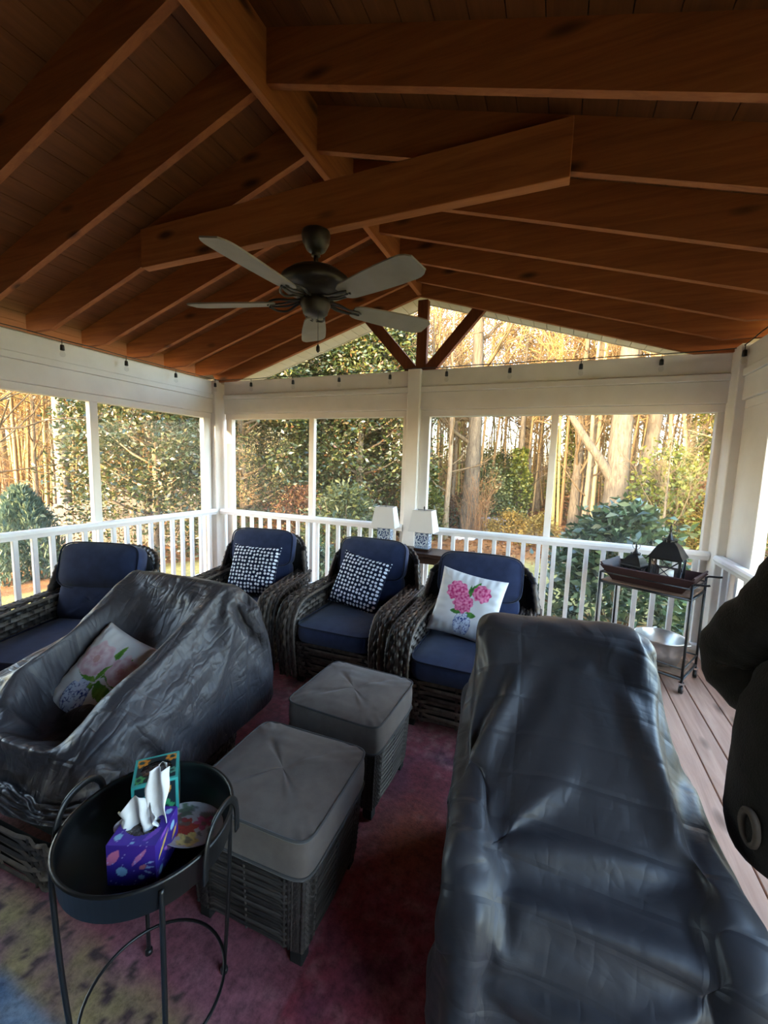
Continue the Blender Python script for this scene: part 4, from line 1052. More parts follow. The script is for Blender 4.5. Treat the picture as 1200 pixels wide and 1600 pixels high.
# ------------------------------------------------------------------ ceiling fan
fan = thing('ceiling_fan', 'bronze ceiling fan with five grey blades hanging from the cross beam', 'fan', (2.74, -2.062, 0))
obj('canopy', MB().lathe([(0.002, 2.868), (0.078, 2.867), (0.082, 2.85), (0.076, 2.81), (0.055, 2.772), (0.028, 2.756), (0.002, 2.755)], 28), BRONZE, fan, True)
obj('downrod', MB().lathe([(0.013, 2.64), (0.013, 2.77)], 12).lathe([(0.026, 2.74), (0.024, 2.765)], 14), BRONZE, fan, True)
obj('motor_housing', MB().lathe([(0.002, 2.668), (0.05, 2.665), (0.15, 2.645), (0.195, 2.61), (0.205, 2.575), (0.19, 2.555), (0.13, 2.54), (0.105, 2.53), (0.105, 2.505), (0.002, 2.505)], 40), BRONZE, fan, True)
obj('switch_housing', MB().lathe([(0.002, 2.5045), (0.085, 2.5045), (0.088, 2.47), (0.075, 2.44), (0.072, 2.425), (0.05, 2.41), (0.002, 2.405)], 28), BRONZE, fan, True)
for i in range(5):
    a = R(-93+72*i); M = Matrix.Rotation(a, 4, 'Z'); ptc = Matrix.Rotation(R(-12), 4, 'X')
    def bl(u, v, z):
        r = 0.235+0.535*u; ww = 0.062+0.026*math.sin(min(1, u*1.25)*PI/2)
        if u > 0.86: ww *= math.sqrt(max(0.0, 1-((u-0.86)/0.14)**2*0.62))
        if u < 0.06: ww *= 0.72+0.28*u/0.06
        q = ptc @ Vector((0, (v-0.5)*2*ww, z)); return M @ Vector((r+0.0, q.y, q.z+2.482))
    mb = MB().grid(lambda u, v: bl(u, v, 0.004), 22, 4); g = MB().grid(lambda u, v: bl(u, v, -0.004), 22, 4); mb.add(g.v, [f[::-1] for f in g.f])
    rim = [(u/22, 0.0) for u in range(23)]+[(1.0, v/4) for v in range(1, 5)]+[(u/22, 1.0) for u in range(21, -1, -1)]+[(0.0, v/4) for v in (3, 2, 1)]
    n = len(rim); mb.add([bl(u, v, 0.004) for u, v in rim]+[bl(u, v, -0.004) for u, v in rim], [(k, (k+1) % n, n+(k+1) % n, n+k) for k in range(n)])
    b = obj('blade', mb, BLADE, fan, fix=True)
    ir = MB()
    for s_ in (-1, 1):
        ir.tube(cat([M @ Vector((0.07, s_*0.018, 2.50)), M @ Vector((0.13, s_*0.040, 2.487)), M @ Vector((0.19, s_*0.058, 2.474+s_*0.012)), M @ Vector((0.25, s_*0.05, 2.473+s_*0.010)), M @ Vector((0.285, s_*0.012, 2.473))], 5), 0.007, 6)
        ir.tube(cat([M @ Vector((0.10, s_*0.010, 2.495)), M @ Vector((0.18, s_*0.022, 2.478)), M @ Vector((0.27, s_*0.012, 2.473))], 5), 0.006, 6)
    obj('blade_iron', ir, BRONZE, b, True)
pc = obj('pull_chain', MB().tube([(0.05, -0.05, 2.42), (0.052, -0.05, 2.235)], 0.0016, 4).lathe([(0.003, 2.235), (0.010, 2.222), (0.011, 2.20), (0.004, 2.19)], 10, c=(0.052, -0.05, 0)), BRONZE, fan, True)

# ------------------------------------------------------------------ string lights on the beams
BULB = PANE
sl = thing('string_lights', 'black string lights with clear bulbs draped along the top of the white beams', 'string lights', (0, 0, 0))
pts = []
hang = [(0.045, -2.45+0.585*k, 0) for k in range(5)]+[(0.56+0.612*k, -0.022, 1) for k in range(8)]+[(W-0.02, -0.185, 2), (W-0.045, -0.80, 2), (W-0.045, -1.42, 2), (W-0.045, -2.03, 2)]
skt = MB().lathe([(0.004, -0.002), (0.014, -0.006), (0.016, -0.022), (0.017, -0.05), (0.013, -0.052), (0.002, -0.052)], 12).lathe([(0.003, 0.0), (0.003, 0.035)], 6).mesh('socket', True); skt.materials.append(BLACK)
blb = MB().lathe([(0.010, -0.052), (0.013, -0.06), (0.020, -0.078), (0.021, -0.088), (0.015, -0.102), (0.003, -0.108)], 12).mesh('bulb', True); blb.materials.append(BULB)
for i, (x, y, k) in enumerate(hang):
    s_ = bpy.data.objects.new('socket', skt); C.objects.link(s_); s_.parent = sl; s_.location = (x+(0.018 if k == 0 else 0), y-(0.012 if k == 1 else 0), 2.512)
    b_ = bpy.data.objects.new('bulb', blb); C.objects.link(b_); b_.parent = s_
    pts.append((x+(0.018 if k == 0 else 0), y-(0.012 if k == 1 else 0), 2.549))
    if i+1 < len(hang):
        nx, ny, nk = hang[i+1]
        if nk == k: pts.append(((x+nx)/2+(0.018 if k == 0 else 0), (y+ny)/2-(0.012 if k == 1 else 0), 2.5535))
        else: pts.append((0.05 if k == 0 else W-0.06, -0.04, 2.556))
obj('cord', MB().tube(cat(pts, 4), 0.0045, 5), BLACK, sl, True)

# ================================================================== the yard and the woods
def gz(x, y):
    z = -0.75
    if x < -3: z -= 0.10*min(9, -x-3)
    if y > 12: z += 0.045*(min(y, 75)-12)
    if x < -8 and y > 4: z += 0.05*min(40, (-x-8))
    return z+0.06*noise.noise(Vector((x*0.35, y*0.35, 0)))*min(1, max(0, (abs(x-2.7)-3.2)))
def ground_col(co, n_):
    x, y = co.x, co.y
    n1 = noise.noise(Vector((x*0.5, y*0.5, 2))); n2 = noise.noise(Vector((x*2.1, y*2.1, 7))); n3 = noise.noise(Vector((x*7, y*7, 4)))
    grass = mix3(lin(126, 119, 68), lin(156, 144, 90), 0.5+0.6*n1+0.5*n2); grass = mix3(grass, lin(94, 100, 47), max(0, n3*0.6))
    leaf = mix3(lin(110, 70, 40), lin(147, 104, 62), 0.5+0.8*n2); leaf = mix3(leaf, lin(70, 48, 33), max(0, n3))
    edge = 6.3+0.5*n1-0.02*x
    k = 0
    if x < 0: k = 1 if math.hypot(x+6.2, (y-1.4)*0.9) < 2.3+0.4*n1 or y > 3.2+0.25*(x+3)+0.5*n1 else 0
    else: k = max(0, min(1, (y-edge)*2))
    if 7 < x and y > 4.3+0.5*n1: k = 1
    if math.hypot((x-4.95)/1.3, (y-2.1)) < 1: k = 1
    return mix3(grass, leaf, k)
def ground():
    xs = [-60+120*i/60 for i in range(61)]; xs = sorted(set([round(q, 2) for q in xs]+[round(-14+0.4*i, 2) for i in range(78)]))
    ys = sorted(set([round(-14+2*i, 2) for i in range(50)]+[round(-8+0.4*i, 2) for i in range(66)]))
    vs = [(x, y, gz(x, y)) for y in ys for x in xs]; n = len(xs)
    fs = [(j*n+i, j*n+i+1, (j+1)*n+i+1, (j+1)*n+i) for j in range(len(ys)-1) for i in range(n-1)]
    return MB().add(vs, fs)
GM = NT('lawn_and_leaf_litter'); a_ = GM.n('VertexColor', layer_name='print'); vv = GM.tex()
GM.set(GM.mix(0.8, a_.outputs[0], GM.ramp(GM.noise(vv, 9, 5, 0.75), [(0.3, (0.45, 0.42, 0.4, 1)), (0.5, (0.95, 0.95, 0.95, 1)), (0.7, (1.45, 1.4, 1.3, 1))]), 'MULTIPLY'), 0.95, 0, 0.1)
GM.bump(GM.noise(vv, 26, 4, 0.7), 0.7, 0.06)
yard = obj('ground', ground(), GM.m, None, True); paint(yard, ground_col); yard['kind'] = 'structure'

def leaf_mat(name, stops, rough=0.45, tr=0.25, spec=0.4):
    t = NT(name); g = t.n('NewGeometry'); col = t.ramp(g.outputs['Random Per Island'], stops)
    t.set(col, rough, 0, spec)
    d = t.n('BsdfTranslucent'); t.l(col, d.inputs[0]); m = t.n('MixShader'); m.inputs[0].default_value = tr
    t.l(t.b.outputs[0], m.inputs[1]); t.l(d.outputs[0], m.inputs[2]); t.l(m.outputs[0], t.out.inputs[0]); return t.m
MAG = leaf_mat('magnolia_leaf', [(0.0, lin(29, 40, 19)), (0.35, lin(51, 62, 29)), (0.65, lin(77, 84, 42)), (0.85, lin(104, 97, 57)), (1.0, lin(92, 57, 33))], 0.3, 0.15, 0.5)
IVY = leaf_mat('ivy_leaf', [(0.0, lin(50, 61, 18)), (0.5, lin(81, 90, 26)), (1.0, lin(111, 107, 41))], 0.5, 0.3)
LAUR = leaf_mat('laurel_leaf', [(0.0, lin(33, 51, 31)), (0.45, lin(58, 78, 47)), (0.8, lin(90, 108, 70)), (1.0, lin(126, 132, 92))], 0.28, 0.12, 0.6)
CYP = leaf_mat('cypress_spray', [(0.0, lin(52, 73, 61)), (0.5, lin(76, 95, 76)), (1.0, lin(103, 115, 85))], 0.6, 0.25)
REDL = leaf_mat('rust_leaf', [(0.0, lin(79, 45, 26)), (0.5, lin(115, 75, 44)), (1.0, lin(138, 106, 67))], 0.7, 0.35)
GOLD = leaf_mat('golden_leaf', [(0.0, lin(100, 78, 26)), (0.5, lin(132, 107, 41)), (1.0, lin(149, 128, 64))], 0.7, 0.4)
EVER = leaf_mat('evergreen_leaf', [(0.0, lin(44, 55, 28)), (0.5, lin(69, 78, 39)), (1.0, lin(101, 100, 56))], 0.5, 0.2)
LITT = leaf_mat('fallen_leaf', [(0.0, lin(69, 43, 23)), (0.5, lin(107, 71, 38)), (1.0, lin(138, 107, 64))], 0.8, 0.2)
def bark(name, a, b, c):
    t = NT(name); v = t.tex(scale=(9, 9, 1.6)); g = t.noise(v, 2.2, 6, 0.7, 0.8)
    t.set(t.ramp(g, [(0.3, a), (0.5, b), (0.72, c)]), 0.9, 0, 0.15); t.bump(g, 0.6, 0.04); return t.m
BARK = bark('grey_brown_bark', lin(84, 70, 56), lin(124, 106, 82), lin(150, 132, 106))
BARKP = bark('pale_bark', lin(83, 73, 63), lin(119, 110, 96), lin(136, 128, 115))
BARKN = bark('sunlit_bark', lin(58, 50, 42), lin(86, 77, 63), lin(108, 97, 80))
TWIG = bark('tan_twigs', lin(69, 56, 38), lin(96, 79, 56), lin(113, 97, 72))
BRUSH = bark('dry_brush', lin(85, 58, 36), lin(116, 85, 56), lin(134, 107, 74))

def leaf_mesh(name, P, size, seed, wide=0.42, up=0.0, fold=0.18, out=None):
    r = np.random.default_rng(seed); n = len(P); P = np.asarray(P, float)
    d = r.normal(size=(n, 3)); d[:, 2] = d[:, 2]*0.7+up
    if out is not None: d += out*0.8
    d /= np.linalg.norm(d, axis=1)[:, None]+1e-9
    q = r.normal(size=(n, 3)); s = np.cross(d, q); s /= np.linalg.norm(s, axis=1)[:, None]+1e-9; nn = np.cross(s, d)
    L = size*r.uniform(0.7, 1.25, (n, 1)); w_ = L*wide*0.5
    V = np.empty((n, 4, 3)); V[:, 0] = P; V[:, 1] = P+d*L*0.5+s*w_+nn*L*fold; V[:, 2] = P+d*L; V[:, 3] = P+d*L*0.5-s*w_+nn*L*fold
    me = bpy.data.meshes.new(name); me.vertices.add(4*n); me.vertices.foreach_set('co', V.ravel().astype(np.float32))
    me.loops.add(4*n); me.loops.foreach_set('vertex_index', np.arange(4*n, dtype=np.int32))
    me.polygons.add(n); me.polygons.foreach_set('loop_start', np.arange(0, 4*n, 4, dtype=np.int32)); me.polygons.foreach_set('loop_total', np.full(n, 4, np.int32))
    me.update(calc_edges=True); return me
def crown(seed, rx, ry, h, z0, K, per, cl, shape=1.0, low=0.25):
    """points gathered in clusters over the outside of a crown"""
    r = np.random.default_rng(seed); pts = []; outs = []
    for _ in range(K):
        t = r.uniform(0, 1)**0.8; a = r.uniform(0, 2*PI)
        prof = (math.sin(PI*min(1, t*(1-low)+low))**0.6)*(1-0.35*t*shape)
        rr = prof*r.uniform(0.62, 1.02)**0.5
        c = np.array([rx*rr*math.cos(a), ry*rr*math.sin(a), z0+h*t])
        k = int(per*r.uniform(0.6, 1.4)); g = r.normal(size=(k, 3))*cl*np.array([1, 1, 0.8]); pts.append(c+g)
        o = np.array([math.cos(a), math.sin(a), 0.1]); outs.append(np.repeat(o[None], k, 0))
    return np.concatenate(pts), np.concatenate(outs)
def stuff(o): o['kind'] = 'stuff'; return o

def bare_meshes(seed, H, r0, fb, spread, nb, up=0.5, lean=(0, 0), twigs=True, droop=0.0):
    r = random.Random(seed); tr = MB(); br = MB()
    path = [Vector((lean[0]*t*H+0.035*H*noise.noise(Vector((t*2.2, seed, 0)))*t, lean[1]*t*H+0.035*H*noise.noise(Vector((t*2.2, seed, 5)))*t, H*t)) for t in [i/12 for i in range(13)]]
    path[0].z = -0.15
    tr.tube(cat(path, 2), lambda i, t: r0*(1.25-0.25*min(1, t*9))*(1-0.86*t), 10)
    def branch(p, d, L, r1, lev):
        n = (5, 4, 2)[lev]; q = [p]; dd = d.copy()
        for i in range(n):
            dd = (dd+Vector((r.gauss(0, .20), r.gauss(0, .20), r.gauss(0.06-droop*lev, .16)))).normalized(); q.append(q[-1]+dd*L/n)
        br.tube(q, lambda i, t: max(0.0035, r1*(1-0.75*t)), (5, 4, 3)[lev], cap=False)
        if lev < 2 and (twigs or lev < 1):
            for k in range((6, 6)[lev]):
                t = r.uniform(0.2, 1.0); i = min(n-1, int(t*n)); pp = q[i].lerp(q[i+1], t*n-i)
                ax = Vector((r.gauss(0, 1), r.gauss(0, 1), r.gauss(0, 1))); nd = (dd*0.7+ax.normalized()*0.75+Vector((0, 0, 0.15))).normalized()
                branch(pp, nd, L*r.uniform(0.32, 0.6), max(0.004, r1*0.42), lev+1)
    for k in range(nb):
        t = fb+(1-fb)*((k+r.random())/nb); i = min(11, int(t*12)); p = path[i].lerp(path[i+1], t*12-i)
        a = r.uniform(0, 2*PI); d = Vector((math.cos(a), math.sin(a), up*r.uniform(0.6, 1.6))).normalized()
        branch(p, d, spread*(1.1-0.75*(t-fb)/(1-fb))*r.uniform(0.7, 1.2), r0*0.36*(1-0.7*t), 0)
    return tr, br
def tree(label, x, y, meshes, bmat, tmat, group='bare trees beyond the lawn', name='bare_tree', rz=0.0, sc=1.0):
    t = thing(name, label, 'tree', (x, y, gz(x, y)), rz, group); t.scale = (sc, sc, sc)
    tr, br = meshes
    obj('trunk', tr, bmat, t, True); obj('branches', br, tmat, t, True); return t
# the trees that stand out
def near(label, x, y, **k):
    m = bare_meshes(**k); return tree(label, x, y, m, BARKN, TWIG)
near('bare tree with a thick straight pale trunk, first to the right of the middle post', 1.45, 9.75, seed=3, H=13, r0=0.30, fb=0.22, spread=3.6, nb=20, up=0.35)
near('thickest sunlit pale trunk, standing behind the leafy laurel bush', 5.72, 9.6, seed=8, H=14, r0=0.36, fb=0.26, spread=3.6, nb=15, up=0.6)
near('leaning pale trunk just right of the thickest trunk', 6.40, 11.2, seed=12, H=13, r0=0.26, fb=0.4, spread=3.0, nb=14, up=0.8, lean=(0.085, 0.0))
near('straight grey trunk just left of the thickest trunk', 5.22, 12.9, seed=17, H=14, r0=0.25, fb=0.35, spread=2.6, nb=14, up=0.6)
near('twisted forked tree left of the grey trunk behind the laurel bush', 4.72, 12.0, seed=23, H=9, r0=0.19, fb=0.16, spread=2.6, nb=12, up=0.9)
near('slim bare trunk seen close left of the middle post', -1.05, 9.0, seed=27, H=12, r0=0.11, fb=0.3, spread=2.2, nb=14)
near('bare tree at the far left whose branches reach across the side window', -5.45, -1.9, seed=31, H=6.0, r0=0.13, fb=0.24, spread=3.0, nb=14, up=0.35, droop=0.1)
near('small pale many branched tree behind the laurel bush near the right corner post', 6.55, 7.6, seed=36, H=3.2, r0=0.045, fb=0.22, spread=1.3, nb=10, up=0.9)
lim = MB().tube(cat([(5.62, 9.55, 1.2), (5.3, 9.45, 1.75), (4.75, 9.3, 2.5), (4.25, 9.2, 3.3), (3.9, 9.1, 4.2)], 5), lambda i, t: 0.16*(1-0.6*t), 8)
big = [o for o in C.objects if o.get('label', '').startswith('thickest sunlit')][0]
lim.v = [(v[0]-5.72, v[1]-9.6, v[2]-gz(5.72, 9.6)) for v in lim.v]; obj('limb', lim, BARKN, big, True)
# ivy-covered trunks
def ivy_tree(label, x, y, seed, H=10, r0=0.14, ih=4.5, rad=0.34, n=3800):
    t = near(label, x, y, seed=seed, H=H, r0=r0, fb=0.4, spread=2.4, nb=12); t['group'] = 'ivy covered trees'; t.name = 'ivy_covered_tree'
    r = np.random.default_rng(seed); z = r.uniform(0, 1, n)**0.9*ih; a = r.uniform(0, 2*PI, n); q = rad*(1-0.45*z/ih)*r.uniform(0.55, 1.1, n)*(1+0.3*np.sin(z*3+seed))
    P = np.stack([q*np.cos(a), q*np.sin(a), z], 1); o = np.stack([np.cos(a), np.sin(a), 0*a], 1)
    me = leaf_mesh('ivy', P, 0.11, seed, 0.8, out=o); stuff(obj('ivy', me, IVY, t)); return t
ivy_tree('ivy covered trunk right behind the left pane edge, between magnolia and middle post', -1.75, 9.6, 41, ih=6)
ivy_tree('bushy ivy covered stump hugging the right side of the middle post', 0.15, 9.1, 43, H=7, ih=2.3, rad=0.55)
ivy_tree('thick ivy column midway between the thick pale trunk and the window mullion', 2.75, 12.4, 47, ih=3.0, rad=0.5)
ivy_tree('ivy covered trunk near the laurel bush, right of the window mullion', 4.55, 15.5, 53, ih=6, rad=0.35)
ivy_tree('tall yellow ivy column beside the right corner post', 8.7, 13.6, 59, ih=8, rad=0.5, n=5200)

# evergreen magnolias
mg = []
for sd in (101, 102):
    P, o = crown(sd, 1.0, 1.0, 3.3, 0.15, 430, 66, 0.12, 0.9, 0.22); mg.append(leaf_mesh('foliage', P, 0.058, sd, 0.45, -0.15, out=o))
mtr = MB().tube(cat([(0, 0, -0.1), (0.04, 0.02, 0.8), (0, 0.05, 1.8), (0.02, 0, 3.2)], 3), lambda i, t: 0.075*(1-0.85*t), 8)
for k in range(24):
    r_ = random.Random(k); z = r_.uniform(0.3, 2.8); a = r_.uniform(0, 2*PI); L = 0.75*(1.1-z/3.6)
    mtr.tube([(0, 0, z), (L*0.5*math.cos(a), L*0.5*math.sin(a), z+0.12), (L*math.cos(a), L*math.sin(a), z+0.32)], lambda i, t: 0.022*(1-0.8*t), 5)
mtm = mtr.mesh('trunk', True); mtm.materials.append(BARK)
for m in mg: m.materials.append(MAG)
def magnolia(label, x, y, sc, k, rz):
    t = thing('magnolia_tree', label, 'tree', (x, y, gz(x, y)), rz, 'dense evergreen magnolias'); t.scale = (sc, sc, sc)
    for nm, m in (('trunk', mtm), ('foliage', mg[k])):
        o = bpy.data.objects.new(nm, m); C.objects.link(o); o.parent = t
        if nm == 'foliage': stuff(o)
magnolia('dense evergreen magnolia filling the left half of the side window', -5.0, 3.0, 1.95, 0, 0.3)
magnolia('dense evergreen magnolia filling the right half of the side window', -3.6, 4.6, 2.05, 1, 1.9)
magnolia('dense evergreen magnolia behind the far corner post, left pane of the far wall', -2.9, 7.4, 2.25, 0, 4.1)
magnolia('dense evergreen magnolia in the second pane of the far wall', -1.35, 7.2, 2.2, 1, 3.0)
magnolia('evergreen magnolia at the back, showing above the far beam', -4.8, 10.5, 2.6, 1, 5.0)
magnolia('small dark evergreen at the far left behind the cypress shrub', -8.2, 4.3, 1.1, 0, 2.0)

magnolia('added unseen evergreen behind the porch, blocking bright sky from the far window', -4.5, -6.4, 1.7, 0, 1.0)  # unseen tree, added to block the bright reflection in the far-left pane

# shrubs
def shrub(name, label, x, y, rx, ry, h, K, per, cl, mat, size, seed, group=None, wide=0.42, low=0.35, stems=True):
    t = thing(name, label, 'shrub', (x, y, gz(x, y)), 0, group)
    P, o = crown(seed, rx, ry, h*0.92, h*0.06, K, per, cl, 0.35, low); stuff(obj('foliage', leaf_mesh('foliage', P, size, seed, wide, 0.15, out=o), mat, t))
    r = random.Random(seed); mb = MB()
    for k in range(11):
        a = r.uniform(0, 2*PI); mb.tube([(0.06*math.cos(a), 0.06*math.sin(a), -0.03), (rx*.35*math.cos(a), ry*.35*math.sin(a), h*.45), (rx*.75*math.cos(a), ry*.75*math.sin(a), h*r.uniform(.7, .95))], lambda i, t: 0.014*(1-.7*t), 5)
    obj('stems', mb, BARK, t, True); return t
shrub('laurel_bush', 'broad glossy laurel bush outside the right window, behind the bar cart', 4.98, 2.15, 0.92, 0.75, 1.78, 190, 24, 0.12, LAUR, 0.155, 201, low=0.42)
shrub('rhododendron', 'low dark green long leaved shrub under the second pane of the far wall', 0.0, 3.5, 0.95, 0.8, 1.75, 170, 22, 0.12, EVER, 0.15, 203, wide=0.3, low=0.4)
shrub('rhododendron', 'dark leafy shrub close outside the railing behind the dotted pillows', 0.7, 1.3, 0.75, 0.45, 0.95, 110, 20, 0.11, LAUR, 0.13, 204, wide=0.34, low=0.4)
shrub('rust_leaved_shrub', 'rust leaved shrub under the first pane of the far wall', -1.55, 4.2, 0.85, 0.7, 1.65, 120, 24, 0.13, REDL, 0.09, 205)
shrub('golden_shrub', 'low golden shrub beyond the railing near the stone bench', 2.85, 9.4, 0.9, 0.6, 0.85, 120, 26, 0.12, GOLD, 0.085, 206, 'golden shrubs', low=0.45)
shrub('golden_shrub', 'golden shrub right of the window mullion, left of the laurel bush', 3.75, 8.6, 0.55, 0.5, 0.9, 80, 26, 0.1, GOLD, 0.085, 207, 'golden shrubs', low=0.45)
shrub('golden_shrub', 'bright golden shrub beside the right corner post', 8.15, 9.3, 0.75, 0.6, 1.8, 130, 26, 0.12, GOLD, 0.085, 208, 'golden shrubs')
shrub('green_shrub', 'round green shrub at the foot of the thick pale trunk by the middle post', 0.35, 8.4, 0.6, 0.5, 1.5, 110, 26, 0.11, IVY, 0.09, 209)
# feathery cypress
t = thing('cypress_shrub', 'feathery blue green cypress shrub at the far left beyond the railing', 'shrub', (-6.0, 0.75, gz(-6.0, 0.75)))
r = np.random.default_rng(77); n = 7000; zz = r.uniform(0, 1, n)**1.15; a = r.uniform(0, 2*PI, n); lobe = 1+0.28*np.sin(a*5+zz*3)
q = 0.72*(1-zz)**0.62*lobe*r.uniform(0.5, 1, n)**0.6+0.02
P = np.stack([q*np.cos(a), q*np.sin(a), zz*1.85], 1); o = np.stack([np.cos(a)*0.4, np.sin(a)*0.4, 1.1+0*a], 1)
stuff(obj('foliage', leaf_mesh('foliage', P, 0.16, 77, 0.22, 0.8, 0.05, out=o), CYP, t)); obj('trunk', MB().tube([(0, 0, -0.05), (0, 0, 1.5)], 0.03, 6), BARK, t)

# the woods behind: bare trees, five kinds, dry brush and small evergreens between them
var = []
for k, (sd, H, r0, fb, sp, nb) in enumerate(((301, 14, 0.17, 0.3, 2.8, 20), (302, 12, 0.13, 0.22, 2.6, 20), (303, 15, 0.21, 0.38, 3.2, 18), (304, 9, 0.09, 0.15, 2.2, 20), (305, 7, 0.07, 0.12, 2.0, 22))):
    tr_, br_ = bare_meshes(sd, H, r0, fb, sp, nb); a_, b_ = tr_.mesh('trunk', True), br_.mesh('branches', True)
    a_.materials.append(BARK if k % 2 else BARKP); b_.materials.append(TWIG); var.append((a_, b_))
rr = random.Random(9); taken = []
spots = []
while len(spots) < 120:
    d = 11+31*rr.random()**0.9; an = rr.uniform(-1.25, 0.42); x = 4.1+math.sin(an)*d; y = -4.2+math.cos(an)*d
    if an < -0.66 and d < 15: continue
    if y < 8.3 and x > -6: continue
    if any((x-p[0])**2+(y-p[1])**2 < 1.1 for p in spots): continue
    if any(abs(x-q[0])+abs(y-q[1]) < 1.3 for q in ((1.45, 9.75), (5.72, 9.6), (6.4, 11.2), (5.22, 12.9))): continue
    spots.append((x, y))
for i, (x, y) in enumerate(spots):
    k = rr.choice((0, 1, 2, 3, 3, 4, 4)); sc = rr.uniform(0.85, 1.2)
    t = thing('woodland_tree', 'bare slender tree among the woods at the back of the yard', 'tree', (x, y, gz(x, y)), rr.uniform(0, 6.3), 'bare woodland trees'); t.scale = (sc, sc, sc)
    for nm, m in zip(('trunk', 'branches'), var[k]):
        o = bpy.data.objects.new(nm, m); C.objects.link(o); o.parent = t
def brush_mesh(sd, n, H, sp):
    r = random.Random(sd); mb = MB()
    for k in range(n):
        a = r.uniform(0, 2*PI); L = H*r.uniform(0.5, 1.1); o = r.uniform(0, sp*0.35); d = r.uniform(0.1, 0.6)
        p0 = Vector((o*math.cos(a*3), o*math.sin(a*3), -0.05)); p1 = p0+Vector((math.cos(a)*L*d*.4, math.sin(a)*L*d*.4, L*.6)); p2 = p1+Vector((math.cos(a)*L*d*.6, math.sin(a)*L*d*.6, L*.35))
        mb.tube([p0, p1, p2], lambda i, t: 0.009*(1-.75*t), 3, cap=False)
        for m in range(5):
            q = p0.lerp(p1, r.random()) if m % 2 else p1.lerp(p2, r.random()); mb.tube([q, q+Vector((r.gauss(0, .22), r.gauss(0, .22), r.uniform(.05, .35)))*L*.4], 0.004, 3, cap=False)
    return mb.mesh('stems', False)
bm_ = [brush_mesh(s_, 70, 2.3, 1.5) for s_ in (1, 2, 3)]
for m in bm_: m.materials.append(BRUSH)
P, o_ = crown(401, 1.0, 1.0, 2.0, 0.05, 90, 26, 0.2, 0.3, 0.4); gl = [leaf_mesh('foliage', P, 0.12, 401, 0.5, 0, out=o_), leaf_mesh('foliage', P, 0.12, 402, 0.5, 0, out=o_), leaf_mesh('foliage', P*np.array([1, 1, .7]), 0.12, 403, 0.5, 0, out=o_)]
for m, k in zip(gl, (EVER, IVY, REDL)): m.materials.append(k)
for i in range(110):
    while True:
        d = 13.5+30*rr.random()**1.1; an = rr.uniform(-1.3, 0.45); x = 4.1+math.sin(an)*d; y = -4.2+math.cos(an)*d
        if an < -0.66 and d < 17.5: continue
        break
    if i % 5 < 3:
        t = thing('dry_brush', 'clump of dry tan brush among the bare woodland trees', 'shrub', (x, y, gz(x, y)), rr.uniform(0, 6), 'dry brush in the woods'); m = bm_[i % 3]; nm = 'stems'
    else:
        t = thing('woodland_shrub', 'leafy shrub growing low among the bare woodland trees', 'shrub', (x, y, gz(x, y)), rr.uniform(0, 6), 'leafy shrubs in the woods'); m = gl[i % 3]; nm = 'foliage'
    s_ = rr.uniform(0.7, 1.25); t.scale = (s_, s_, s_*rr.uniform(0.8, 1.3)); o = bpy.data.objects.new(nm, m); C.objects.link(o); o.parent = t; stuff(o)
# the thicket beyond them, too far off to tell one sapling from the next
def sticks(name, A, B, ra, rb):
    n = len(A); d = B-A; d /= np.linalg.norm(d, axis=1)[:, None]+1e-9
    q = np.where(np.abs(d[:, 2:3]) > 0.9, np.array([[1.0, 0, 0]]), np.array([[0, 0, 1.0]])); s_ = np.cross(d, q); s_ /= np.linalg.norm(s_, axis=1)[:, None]+1e-9; t_ = np.cross(d, s_)
    V = np.empty((n, 6, 3))
    for k in range(3):
        o = math.cos(2*PI*k/3)*s_+math.sin(2*PI*k/3)*t_; V[:, k] = A+o*ra[:, None]; V[:, 3+k] = B+o*rb[:, None]
    F = np.array([0, 1, 4, 3, 1, 2, 5, 4, 2, 0, 3, 5], np.int32); L_ = (np.arange(n, dtype=np.int32)[:, None]*6+F[None]).ravel()
    me = bpy.data.meshes.new(name); me.vertices.add(6*n); me.vertices.foreach_set('co', V.ravel().astype(np.float32)); me.loops.add(len(L_)); me.loops.foreach_set('vertex_index', L_)
    me.polygons.add(3*n); me.polygons.foreach_set('loop_start', np.arange(0, 12*n, 4, dtype=np.int32)); me.polygons.foreach_set('loop_total', np.full(3*n, 4, np.int32)); me.update(calc_edges=True); return me
